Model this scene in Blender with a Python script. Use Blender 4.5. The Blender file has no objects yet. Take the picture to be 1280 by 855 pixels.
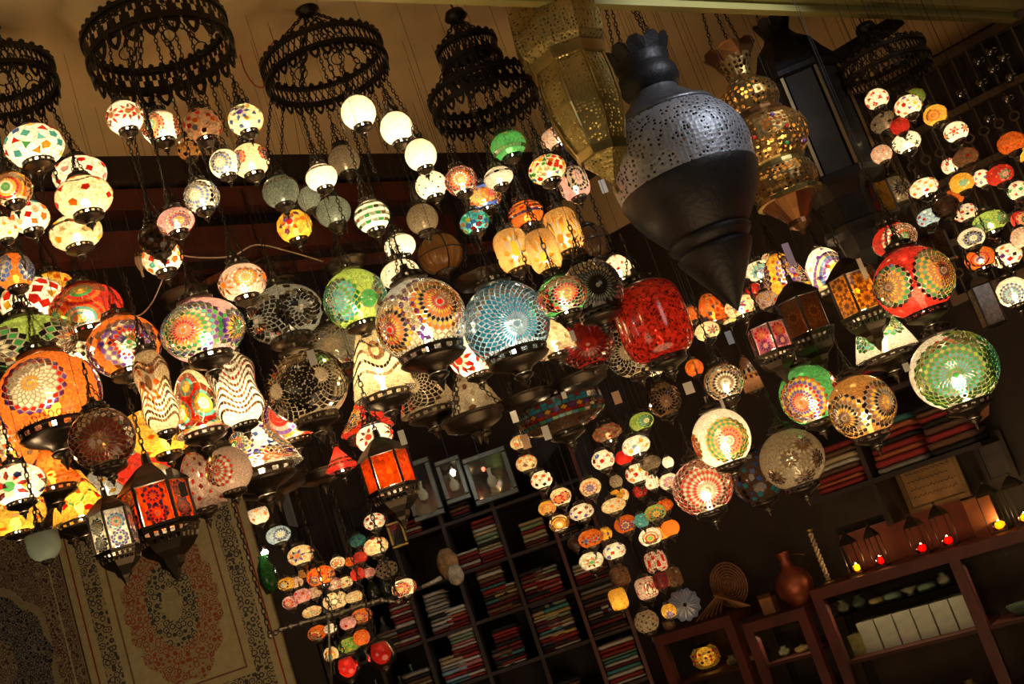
import bpy, bmesh, math, random
from mathutils import Vector, Matrix
random.seed(7)
C = bpy.context.scene.collection
scene = bpy.context.scene
# ---------------------------------------------------------------- camera
F = 1450.0; ROLL = math.radians(19); PIT = math.radians(12); CZ = 1.6
fw = Vector((0, math.cos(PIT), math.sin(PIT))); rt0 = Vector((1, 0, 0)); up0 = rt0.cross(fw)
RC = rt0*math.cos(ROLL) - up0*math.sin(ROLL)       # picture right
UC = rt0*math.sin(ROLL) + up0*math.cos(ROLL)       # picture up
cam = bpy.data.cameras.new('camera'); co = bpy.data.objects.new('camera', cam); C.objects.link(co)
m = Matrix((RC, UC, -fw)).transposed().to_4x4(); m.translation = Vector((0, 0, CZ)); co.matrix_world = m
cam.sensor_fit = 'HORIZONTAL'; cam.sensor_width = 36; cam.lens = 36*F/1280; cam.clip_start = .05
scene.camera = co
# ---------------------------------------------------------------- light
world = bpy.data.worlds.new('world'); scene.world = world; world.use_nodes = True
bg = world.node_tree.nodes['Background']; bg.inputs[0].default_value = (1, .72, .42, 1); bg.inputs[1].default_value = .035
def area(name, loc, to, size, power, col):
    l = bpy.data.lights.new(name, 'AREA'); l.shape = 'DISK'; l.size = size; l.energy = power; l.color = col
    o = bpy.data.objects.new(name, l); C.objects.link(o); o.location = loc
    o.rotation_euler = (Vector(to)-Vector(loc)).to_track_quat('-Z', 'Y').to_euler(); return o
area('upper_right_fill', (2.6, -.6, 2.9), (.9, 3.8, 2.5), .9, 8, (1, .93, .86))  # area light added from the upper right front, no window there
area('front_left_fill', (-2.2, .2, 1.5), (-1.2, 5.5, 2.4), 1.8, 17, (1, .8, .5))  # added warm fill aimed at the carpet wall
sp_ = bpy.data.lights.new('lantern_spotlight', 'SPOT'); sp_.energy = 95; sp_.color = (.86, .93, 1); sp_.spot_size = math.radians(44); sp_.spot_blend = .8; sp_.shadow_soft_size = .05
so_ = bpy.data.objects.new('lantern_spotlight', sp_); C.objects.link(so_); so_.location = (1.75, 2.35, 3.42); so_.rotation_euler = (Vector((.62, 3.7, 2.85))-so_.location).to_track_quat('-Z', 'Y').to_euler()
area('floor_bounce', (.3, 2.6, .35), (-.2, 3.6, 3.5), 1.8, 26, (1, .66, .33))
scene.view_settings.view_transform = 'Standard'; scene.view_settings.look = 'None'
scene.view_settings.exposure = 0.0; scene.view_settings.gamma = 1; scene.view_settings.use_curve_mapping = False
scene.cycles.max_bounces = 6; scene.cycles.diffuse_bounces = 3; scene.cycles.glossy_bounces = 2
scene.cycles.transmission_bounces = 4; scene.cycles.transparent_max_bounces = 14
scene.cycles.caustics_reflective = False; scene.cycles.caustics_refractive = False
scene.cycles.sample_clamp_indirect = 3.0
LAMP_POWER = 5.0

def ray(px, py):
    return fw + RC*((px-640)/F) + UC*((427.5-py)/F)
def P(px, py, d): return Vector((0, 0, CZ)) + ray(px, py)*d
def PY(px, py, y):
    r = ray(px, py); return Vector((0, 0, CZ)) + r*(y/r.y)
# ---------------------------------------------------------------- materials
MATS = {}
def newmat(name):
    mt = bpy.data.materials.new(name); mt.use_nodes = True; nt = mt.node_tree; nt.nodes.clear()
    return mt, nt, nt.nodes, nt.links
def std(name, col, rough=.6, metal=0., noise=.25, nscale=12., bump=0., bscale=60., emit=None, objcol=False, wave=None, coat=0.):
    if name in MATS: return MATS[name]
    mt, nt, N, L = newmat(name)
    out = N.new('ShaderNodeOutputMaterial'); b = N.new('ShaderNodeBsdfPrincipled')
    tc = N.new('ShaderNodeTexCoord'); nz = N.new('ShaderNodeTexNoise'); nz.inputs['Scale'].default_value = nscale; nz.inputs['Detail'].default_value = 5
    L.new(tc.outputs['Object'], nz.inputs['Vector'])
    mx = N.new('ShaderNodeMix'); mx.data_type = 'RGBA'; mx.blend_type = 'MULTIPLY'; mx.inputs[0].default_value = 1
    rp = N.new('ShaderNodeMapRange'); rp.inputs[1].default_value = .3; rp.inputs[2].default_value = .7
    rp.inputs[3].default_value = 1-noise; rp.inputs[4].default_value = 1+noise
    L.new(nz.outputs['Fac'], rp.inputs[0])
    if objcol:
        oi = N.new('ShaderNodeObjectInfo'); L.new(oi.outputs['Color'], mx.inputs[6])
    else: mx.inputs[6].default_value = (*col, 1)
    L.new(rp.outputs[0], mx.inputs[7]); L.new(mx.outputs[2], b.inputs['Base Color'])
    b.inputs['Roughness'].default_value = rough; b.inputs['Metallic'].default_value = metal; b.inputs['Coat Weight'].default_value = coat
    if bump:
        bn = N.new('ShaderNodeTexNoise'); bn.inputs['Scale'].default_value = bscale; L.new(tc.outputs['Object'], bn.inputs['Vector'])
        bp = N.new('ShaderNodeBump'); bp.inputs['Strength'].default_value = bump; bp.inputs['Distance'].default_value = .01
        L.new(bn.outputs['Fac'], bp.inputs['Height']); L.new(bp.outputs[0], b.inputs['Normal'])
    if emit: b.inputs['Emission Color'].default_value = (*emit[0], 1); b.inputs['Emission Strength'].default_value = emit[1]
    L.new(b.outputs[0], out.inputs[0]); MATS[name] = mt; return mt
def glass_mat(name, crack=0., transp=.3, mortar=(.16, .09, .05), var=.5, gloss=.12, width=.05):
    """stained glass: colour from the mesh's colour attribute, crackle joints, light from the bulb inside comes through"""
    if name in MATS: return MATS[name]
    mt, nt, N, L = newmat(name)
    out = N.new('ShaderNodeOutputMaterial'); at = N.new('ShaderNodeAttribute'); at.attribute_name = 'Col'
    tc = N.new('ShaderNodeTexCoord'); col = at.outputs['Color']
    if crack:
        vd = N.new('ShaderNodeTexVoronoi'); vd.feature = 'DISTANCE_TO_EDGE'; vd.inputs['Scale'].default_value = crack
        vc = N.new('ShaderNodeTexVoronoi'); vc.inputs['Scale'].default_value = crack
        L.new(tc.outputs['Object'], vd.inputs['Vector']); L.new(tc.outputs['Object'], vc.inputs['Vector'])
        sp = N.new('ShaderNodeSeparateColor'); L.new(vc.outputs['Color'], sp.inputs[0])
        rp = N.new('ShaderNodeMapRange'); rp.inputs[3].default_value = 1-var; rp.inputs[4].default_value = 1.12; L.new(sp.outputs[0], rp.inputs[0])
        mx = N.new('ShaderNodeMix'); mx.data_type = 'RGBA'; mx.blend_type = 'MULTIPLY'; mx.inputs[0].default_value = 1
        L.new(col, mx.inputs[6]); L.new(rp.outputs[0], mx.inputs[7])
        lt = N.new('ShaderNodeMapRange'); lt.inputs[1].default_value = 0; lt.inputs[2].default_value = width; L.new(vd.outputs['Distance'], lt.inputs[0])
        mm = N.new('ShaderNodeMix'); mm.data_type = 'RGBA'; mm.inputs[6].default_value = (*mortar, 1)
        L.new(lt.outputs[0], mm.inputs[0]); L.new(mx.outputs[2], mm.inputs[7]); col = mm.outputs[2]
    tl = N.new('ShaderNodeBsdfTranslucent'); df = N.new('ShaderNodeBsdfDiffuse'); tr = N.new('ShaderNodeBsdfTransparent'); gl = N.new('ShaderNodeBsdfGlossy')
    gl.inputs['Roughness'].default_value = .12; gl.inputs['Color'].default_value = (.9, .9, .9, 1)
    for s in (tl, df, tr): L.new(col, s.inputs['Color'])
    m1 = N.new('ShaderNodeMixShader'); m1.inputs[0].default_value = .4; L.new(tl.outputs[0], m1.inputs[1]); L.new(df.outputs[0], m1.inputs[2])
    m2 = N.new('ShaderNodeMixShader'); m2.inputs[0].default_value = transp; L.new(m1.outputs[0], m2.inputs[1]); L.new(tr.outputs[0], m2.inputs[2])
    m3 = N.new('ShaderNodeMixShader'); fr = N.new('ShaderNodeFresnel'); fr.inputs[0].default_value = 1.45
    ml = N.new('ShaderNodeMath'); ml.operation = 'MULTIPLY'; ml.inputs[1].default_value = gloss/.12*.8; L.new(fr.outputs[0], ml.inputs[0])
    L.new(ml.outputs[0], m3.inputs[0]); L.new(m2.outputs[0], m3.inputs[1]); L.new(gl.outputs[0], m3.inputs[2])
    L.new(m3.outputs[0], out.inputs[0]); MATS[name] = mt; return mt
def emis(name, col, s):
    if name in MATS: return MATS[name]
    mt, nt, N, L = newmat(name); out = N.new('ShaderNodeOutputMaterial'); e = N.new('ShaderNodeEmission')
    e.inputs[0].default_value = (*col, 1); e.inputs[1].default_value = s; t = N.new('ShaderNodeBsdfTransparent'); ad = N.new('ShaderNodeAddShader'); L.new(e.outputs[0], ad.inputs[0]); L.new(t.outputs[0], ad.inputs[1]); L.new(ad.outputs[0], out.inputs[0])
    mt.cycles.emission_sampling = 'NONE'; MATS[name] = mt; return mt
def pierced(name, col, rough, scale, hole=.33, metal=.9, stretch=1.):
    """sheet metal pierced with small holes: real openings (see-through), light comes out of them"""
    if name in MATS: return MATS[name]
    mt, nt, N, L = newmat(name); out = N.new('ShaderNodeOutputMaterial'); b = N.new('ShaderNodeBsdfPrincipled')
    tc = N.new('ShaderNodeTexCoord'); nz = N.new('ShaderNodeTexNoise'); nz.inputs['Scale'].default_value = 6
    v = N.new('ShaderNodeTexVoronoi'); v.inputs['Scale'].default_value = scale; v.inputs['Randomness'].default_value = .55
    L.new(tc.outputs['Object'], v.inputs['Vector']); L.new(tc.outputs['Object'], nz.inputs['Vector'])
    cm = N.new('ShaderNodeMath'); cm.operation = 'LESS_THAN'; cm.inputs[1].default_value = hole; L.new(v.outputs['Distance'], cm.inputs[0])
    rp = N.new('ShaderNodeMapRange'); rp.inputs[1].default_value = .3; rp.inputs[2].default_value = .7; rp.inputs[3].default_value = .55; rp.inputs[4].default_value = 1.3
    L.new(nz.outputs['Fac'], rp.inputs[0]); mx = N.new('ShaderNodeMix'); mx.data_type = 'RGBA'; mx.blend_type = 'MULTIPLY'; mx.inputs[0].default_value = 1
    mx.inputs[6].default_value = (*col, 1); L.new(rp.outputs[0], mx.inputs[7]); L.new(mx.outputs[2], b.inputs['Base Color'])
    b.inputs['Metallic'].default_value = metal; b.inputs['Roughness'].default_value = rough
    bp = N.new('ShaderNodeBump'); bp.inputs['Strength'].default_value = .5; bp.inputs['Distance'].default_value = .004; L.new(v.outputs['Distance'], bp.inputs['Height']); L.new(bp.outputs[0], b.inputs['Normal'])
    t = N.new('ShaderNodeBsdfTransparent'); ms = N.new('ShaderNodeMixShader'); L.new(cm.outputs[0], ms.inputs[0]); L.new(b.outputs[0], ms.inputs[1]); L.new(t.outputs[0], ms.inputs[2])
    L.new(ms.outputs[0], out.inputs[0]); MATS[name] = mt; return mt
def clear_glass(name, col=(.95, .97, .95), refl=.15):
    if name in MATS: return MATS[name]
    mt, nt, N, L = newmat(name); out = N.new('ShaderNodeOutputMaterial'); t = N.new('ShaderNodeBsdfTransparent'); g = N.new('ShaderNodeBsdfGlossy')
    t.inputs[0].default_value = (*col, 1); g.inputs['Roughness'].default_value = .05; ms = N.new('ShaderNodeMixShader'); lw = N.new('ShaderNodeFresnel'); lw.inputs[0].default_value = 1.5
    L.new(lw.outputs[0], ms.inputs[0]); L.new(t.outputs[0], ms.inputs[1]); L.new(g.outputs[0], ms.inputs[2]); L.new(ms.outputs[0], out.inputs[0]); MATS[name] = mt; return mt
IRON = std('blackened_iron', (.035, .03, .026), .42, .75, .3)
BRONZE = std('dark_bronze', (.055, .042, .03), .35, .8, .35)
BLACKW = std('black_wire', (.012, .01, .009), .8)
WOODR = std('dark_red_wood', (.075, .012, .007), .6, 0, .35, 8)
WOODD = std('dark_wood', (.018, .008, .006), .7, 0, .35, 8)
BRASS = std('aged_brass', (.36, .26, .09), .35, .9, .35, 9, .15, 90)
# ---------------------------------------------------------------- mesh helpers
def mk(name, mat, parent=None, verts=None, faces=None, me=None, smooth=False, loc=None, cols=None):
    if me is None:
        me = bpy.data.meshes.new(name); me.from_pydata([tuple(v) for v in verts], [], faces); me.materials.append(mat)
        if smooth: me.polygons.foreach_set('use_smooth', [True]*len(me.polygons))
        if cols is not None:
            ca = me.color_attributes.new('Col', 'FLOAT_COLOR', 'CORNER'); buf = []
            for p, c in zip(me.polygons, cols): buf += [c[0], c[1], c[2], 1.]*p.loop_total
            ca.data.foreach_set('color', buf)
        me.update()
    o = bpy.data.objects.new(name, me); C.objects.link(o)
    if parent is not None: o.parent = parent
    if loc is not None: o.location = loc
    return o
def tag(o, label, cat, group=None, kind=None):
    if label: o['label'] = label
    if cat: o['category'] = cat
    if group: o['group'] = group
    if kind: o['kind'] = kind
    return o
def thing(name, label, cat, loc=(0, 0, 0), rz=0, group=None, scale=1):
    o = bpy.data.objects.new(name, None); C.objects.link(o); o.location = loc; o.rotation_euler = (0, 0, rz); o.scale = (scale,)*3
    o.empty_display_size = .02
    return tag(o, label, cat, group)
class MB:
    def __init__(s): s.v = []; s.f = []; s.c = []
    def add(s, vs, fs, col=None):
        n = len(s.v); s.v += [tuple(v) for v in vs]; s.f += [tuple(i+n for i in f) for f in fs]; s.c += [col]*len(fs); return s
    def box(s, x0, x1, y0, y1, z0, z1, col=None):
        return s.add([(x, y, z) for z in (z0, z1) for y in (y0, y1) for x in (x0, x1)],
                     [(0, 2, 3, 1), (4, 5, 7, 6), (0, 1, 5, 4), (2, 6, 7, 3), (0, 4, 6, 2), (1, 3, 7, 5)], col)
    def bar(s, a, b, w, h=None, n=4, col=None):
        a = Vector(a); b = Vector(b); h = h or w; d = (b-a).normalized()
        x = d.cross(Vector((0, 0, 1)));  x = x.normalized() if x.length > .01 else Vector((1, 0, 0)); y = d.cross(x)
        vs = []
        for p in (a, b):
            for k in range(n):
                t = 2*math.pi*(k+.5)/n; vs.append(p + x*(math.cos(t)*w*.7071) + y*(math.sin(t)*h*.7071))
        fs = [(k, (k+1) % n, n+(k+1) % n, n+k) for k in range(n)]+[tuple(range(n))[::-1], tuple(range(n, 2*n))]
        return s.add(vs, fs, col)
    def tube(s, pts, r, n=5, col=None, closed=False):
        pts = [Vector(p) for p in pts]; vs = []; m_ = len(pts)
        for i, p in enumerate(pts):
            d = (pts[(i+1) % m_]-pts[i-1]) if closed else (pts[min(i+1, m_-1)]-pts[max(i-1, 0)]); d.normalize()
            x = d.cross(Vector((.13, .21, 1))).normalized(); y = d.cross(x)
            rr = r[i] if isinstance(r, (list, tuple)) else r
            vs += [p+x*(math.cos(2*math.pi*k/n)*rr)+y*(math.sin(2*math.pi*k/n)*rr) for k in range(n)]
        fs = []
        for i in range(m_ if closed else m_-1):
            j = (i+1) % m_
            fs += [(i*n+k, i*n+(k+1) % n, j*n+(k+1) % n, j*n+k) for k in range(n)]
        if not closed: fs += [tuple(range(n))[::-1], tuple(range((m_-1)*n, m_*n))]
        return s.add(vs, fs, col)
    def lathe(s, prof, n=24, skip=None, col=None, a0=0., cx=0, cy=0, flute=None):
        vs = []; fs = []
        for r, z in prof:
            for k in range(n):
                t = a0+2*math.pi*k/n; rr = r*(flute(t, z) if flute else 1); vs.append((cx+rr*math.cos(t), cy+rr*math.sin(t), z))
        for i in range(len(prof)-1):
            for k in range(n):
                if skip and skip(i, k): continue
                fs.append((i*n+k, (i+1)*n+k, (i+1)*n+(k+1) % n, i*n+(k+1) % n))
        return s.add(vs, fs, col)
    def build(s, name, mat, parent=None, smooth=False, loc=None, cols=False):
        return mk(name, mat, parent, s.v, s.f, None, smooth, loc, s.c if cols else None)
CACHE = {}
def cached(key, fn):
    if key not in CACHE: CACHE[key] = fn()
    return CACHE[key]
def mesh_of(mb, name, mat, smooth=False, cols=False):
    o = mb.build(name, mat, None, smooth, None, cols); me = o.data; bpy.data.objects.remove(o); return me
def chain_mesh(n, pitch, mat=None):
    """n links hanging down from the origin, alternately turned"""
    def f():
        vs = []; fs = []; w = pitch*.34; h = pitch*.68; t = pitch*.13
        for i in range(n):
            zc = -(i+.5)*pitch; n0 = len(vs)
            for k in range(6):
                a = math.pi/3*k; lx = math.sin(a)*w; lz = math.cos(a)*h; nx = math.sin(a); nz = math.cos(a)
                for (q, e) in ((t, 0), (-t*.6, t), (-t*.6, -t)):
                    X = lx+nx*q; Z = zc+lz+nz*q
                    vs.append((X, e, Z) if i % 2 else (e, X, Z))
            for k in range(6):
                for j in range(3): fs.append((n0+k*3+j, n0+k*3+(j+1) % 3, n0+((k+1) % 6)*3+(j+1) % 3, n0+((k+1) % 6)*3+j))
        me = bpy.data.meshes.new('chain'); me.from_pydata(vs, [], fs); me.materials.append(mat or IRON); return me
    return cached(('chain', n, round(pitch, 5), mat.name if mat else ''), f)
def chain(a, b, parent, pitch=.014, name='chain', inv=None, mat=None):
    """chain from a (top) to b (bottom), both in the parent's coordinates"""
    a = Vector(a); b = Vector(b); d = b-a; n = max(2, round(d.length/pitch)); me = chain_mesh(n, pitch, mat)
    o = bpy.data.objects.new(name, me); C.objects.link(o); o.parent = parent; o.location = a
    o.rotation_mode = 'QUATERNION'; o.rotation_quaternion = Vector((0, 0, -1)).rotation_difference(d.normalized()); o.scale = (1, 1, d.length/(n*pitch)); o['kind'] = 'stuff'
    return o
# ================================================================ the room
CEIL = 3.5; SOF = 3.36
plaster = std('warm_plaster', (.66, .49, .26), .9, 0, .12, 3, .3, 8)
dark_wall = std('dark_stained_wall', (.02, .011, .008), .8, 0, .3)
B0 = Vector((-1.18, 3.71, 0)); B1 = Vector((.28, 5.0, 0)); BD = (B1-B0).normalized(); BN = Vector((BD.y, -BD.x, 0))
def struct(o): o['kind'] = 'structure'; return o
MB_ = MB().add([(-5, -2, CEIL), (5, -2, CEIL), (5, 8, CEIL), (-5, 8, CEIL), (-5, -2, CEIL+.1), (5, -2, CEIL+.1), (5, 8, CEIL+.1), (-5, 8, CEIL+.1)], [(0, 3, 2, 1), (4, 5, 6, 7), (0, 1, 5, 4), (1, 2, 6, 5), (2, 3, 7, 6), (3, 0, 4, 7)])
struct(MB_.build('ceiling', plaster))
struct(MB().box(-5, 5, -2, 8, -.1, 0).build('floor', std('brown_floor', (.12, .05, .025), .4, 0, .3)))
struct(MB().box(-5, -1.36, 5.66, 5.8, 0, CEIL).build('wall_back', dark_wall))
struct(MB().box(-1.36, 1.2, 6.0, 6.12, 0, CEIL).build('wall_rear', dark_wall))
struct(MB().box(-5.1, -5, -2, 8, 0, CEIL).build('wall_left', dark_wall))
struct(MB().box(5, 5.1, -2, 8, 0, CEIL).build('wall_far_right', dark_wall))
W2A = -math.radians(35); W2O = Vector((.7, 5.6, 0)); U2 = Vector((math.cos(W2A), math.sin(W2A), 0)); N2 = Vector((math.sin(W2A), -math.cos(W2A), 0))
def w2root(name, label, cat, s=0, t=0, z=0, group=None):      # a thing standing on or before the slanting right wall
    return thing(name, label, cat, W2O+U2*s+N2*t+Vector((0, 0, z)), W2A, group)
wr = MB().box(-.55, 5, 0, .12, 0, 3.16); o = wr.build('wall_right', dark_wall); o.location = W2O; o.rotation_euler.z = W2A; struct(o)
wr = MB().box(-.55, 5, 0.001, .12, 3.16, CEIL); o = wr.build('trim_3', plaster); o.location = W2O; o.rotation_euler.z = W2A; struct(o)
def W2(px, py, t=0):                                           # where a line of sight meets the plane t in front of the right wall
    r = ray(px, py); k = (t+W2O.dot(N2))/r.dot(N2); p = r*k; q = p-W2O
    return q.dot(U2), CZ+p.z
# deep frieze below the ceiling, behind the ring chandeliers, with two dark red beams
def fr_box(a, b, z0, z1, t0, t1, mat, name):
    q = [B0+BD*a+BN*(-t0), B0+BD*b+BN*(-t0), B0+BD*b+BN*(-t1), B0+BD*a+BN*(-t1)]
    return MB().add([(p.x, p.y, z) for z in (z0, z1) for p in q], [(0, 3, 2, 1), (4, 5, 6, 7), (0, 1, 5, 4), (1, 2, 6, 5), (2, 3, 7, 6), (3, 0, 4, 7)]).build(name, mat)
struct(fr_box(-3, 2.55, 3.42, 3.5, 0, .06, WOODD, 'trim_1'))
struct(fr_box(-3, 2.55, 2.2, 3.5, 1.05, 1.1, dark_wall, 'wall_alcove')) if False else None
soffit = fr_box(-3, 2.5, 3.40, 3.42, .0, 3.0, dark_wall, 'trim_2'); struct(soffit)
for (z0, z1, lab) in ((3.30, 3.38, 'upper dark red wooden beam behind the small hanging globes'), (3.12, 3.22, 'lower dark red wooden beam behind the small hanging globes')):
    tag(fr_box(-2.5, 1.5, z0, z1, .02, .10, WOODR, 'wooden_beam'), lab, 'beam', 'red beams under the ceiling')
WOODO = std('orange_brown_wood', (.22, .07, .03), .5, 0, .3, 8)  # the board's own orange-brown tone
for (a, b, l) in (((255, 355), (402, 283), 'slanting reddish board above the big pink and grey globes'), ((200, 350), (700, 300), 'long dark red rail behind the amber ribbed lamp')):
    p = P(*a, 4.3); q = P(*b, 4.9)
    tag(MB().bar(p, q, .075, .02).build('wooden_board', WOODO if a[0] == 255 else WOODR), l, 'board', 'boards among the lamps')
# olive painted rail across the top
p = PZ = None
def PZf(px, py, z):
    r = ray(px, py); return Vector((0, 0, CZ))+r*((z-CZ)/r.z)
a = PZf(395, 0, 3.1); b = PZf(1285, 30, 3.1); d = (b-a).normalized(); a = a-d*.9; b = b+d*1.2; nn = Vector((-d.y, d.x, 0))
def rail(z0, z1, t0, t1, mat, name):
    q = [a+nn*t0, b+nn*t0, b+nn*t1, a+nn*t1]
    return MB().add([(p.x, p.y, z) for z in (z0, z1) for p in q], [(0, 3, 2, 1), (4, 5, 6, 7), (0, 1, 5, 4), (1, 2, 6, 5), (2, 3, 7, 6), (3, 0, 4, 7)]).build(name, mat)
olive = std('olive_painted_rail', (.34, .30, .10), .4, .1, .12, 5, .1, 10)
r0 = thing('ceiling_rail', 'olive yellow moulded rail running under the ceiling across the top', 'rail')
for (z0, z1, t0, t1, nm) in ((3.1, 3.135, -.02, .0, 'moulding'), (3.135, 3.2, -.05, 0, 'rail_face'), (3.1, 3.108, -.028, -.02, 'bead')):
    o = rail(z0, z1, t0, t1, olive, nm); o.parent = r0
struct(rail(3.2, 3.5, -.07, 0, std('dark_header', (.07, .03, .015), .7), 'trim_4'))
# ================================================================ lamps
PAL = dict(w=(.92, .86, .70), c=(.88, .72, .42), y=(.90, .50, .05), o=(.88, .20, .02), r=(.62, .025, .015), m=(.28, .03, .03), p=(.80, .42, .42),
           u=(.16, .06, .42), b=(.07, .14, .5), t=(.10, .50, .52), g=(.06, .38, .10), l=(.42, .62, .12), n=(.26, .12, .05), k=(.02, .015, .012),
           s=(.42, .45, .44), a=(.55, .26, .06), e=(.34, .42, .36), f=(.70, .50, .40), j=(.10, .05, .03), q=(.42, .62, .78), h=(.62, .50, .34), z=(.04, .36, .52), v=(.45, .22, .55), i=(.80, .46, .14))
def shade_prof(shape, q):
    """theta (0 top, pi bottom) -> r, z ; unit radius, half height q"""
    s, c = math.sin, math.cos
    if shape == 'g': return (lambda t: (s(t), q*c(t))), .42, 2.58
    if shape == 'W': return (lambda t: (s(t), q*c(t))), .33, 2.36
    if shape == 'L': return (lambda t: (s(t), q*c(t))), .33, 2.60
    if shape == 'o':   # barrel
        def f(t):
            e = .55; return (abs(s(t))**e, q*math.copysign(abs(c(t))**e, c(t)))
        return f, .28, 2.80
    if shape == 'b':   # bell, wide low
        return (lambda t: ((.30+.70*(1-((1+c(t))/2)**1.3))*min(1, 3.2*s(t)) if t > 0 else .3, q*c(t))), .12, 2.62
    if shape == 't':   # tent: concave cone
        def f(t):
            k = (1-c(t))/2; return (.14+.86*(k/.86)**1.25 if k < .86 else 1-(k-.86)*1.8, q*c(t))
        return f, .05, 2.75
    if shape == 'v':   # vase: bulge with waist
        def f(t):
            k = (1-c(t))/2; return (.42+.45*math.sin(k*math.pi)**1.2+.16*math.sin(k*math.pi*3), q*c(t))
        return f, .15, 2.95
    if shape == 'w':   # bowl
        return (lambda t: (min(1, 1.15*s(t/2+1.25)) if t < 1.5 else max(.05, s(t)), q*c(t))), .6, 2.75
    if shape == 'f':   # fan / shell lamp: flaring dome
        return (lambda t: (min(1., math.sin(min(t*.62, 1.57))**.9), q*c(t))), .15, 2.75
def surf(prof, d, off=0):
    t = math.acos(max(-1, min(1, d.z))); a = math.atan2(d.y, d.x); r, z = prof(t)
    return Vector((r*math.cos(a)*(1+off), r*math.sin(a)*(1+off), z*(1+off*.9)))
def facing(fx, fy):
    n = fx*fx+fy*fy; w_ = math.sqrt(max(.02, 1-n)); return (RC*fx-UC*fy-fw*w_).normalized()
def frame_of(c):
    e1 = c.cross(Vector((0, 0, 1)));  e1 = e1.normalized() if e1.length > .01 else Vector((1, 0, 0)); return e1, c.cross(e1).normalized()
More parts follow.
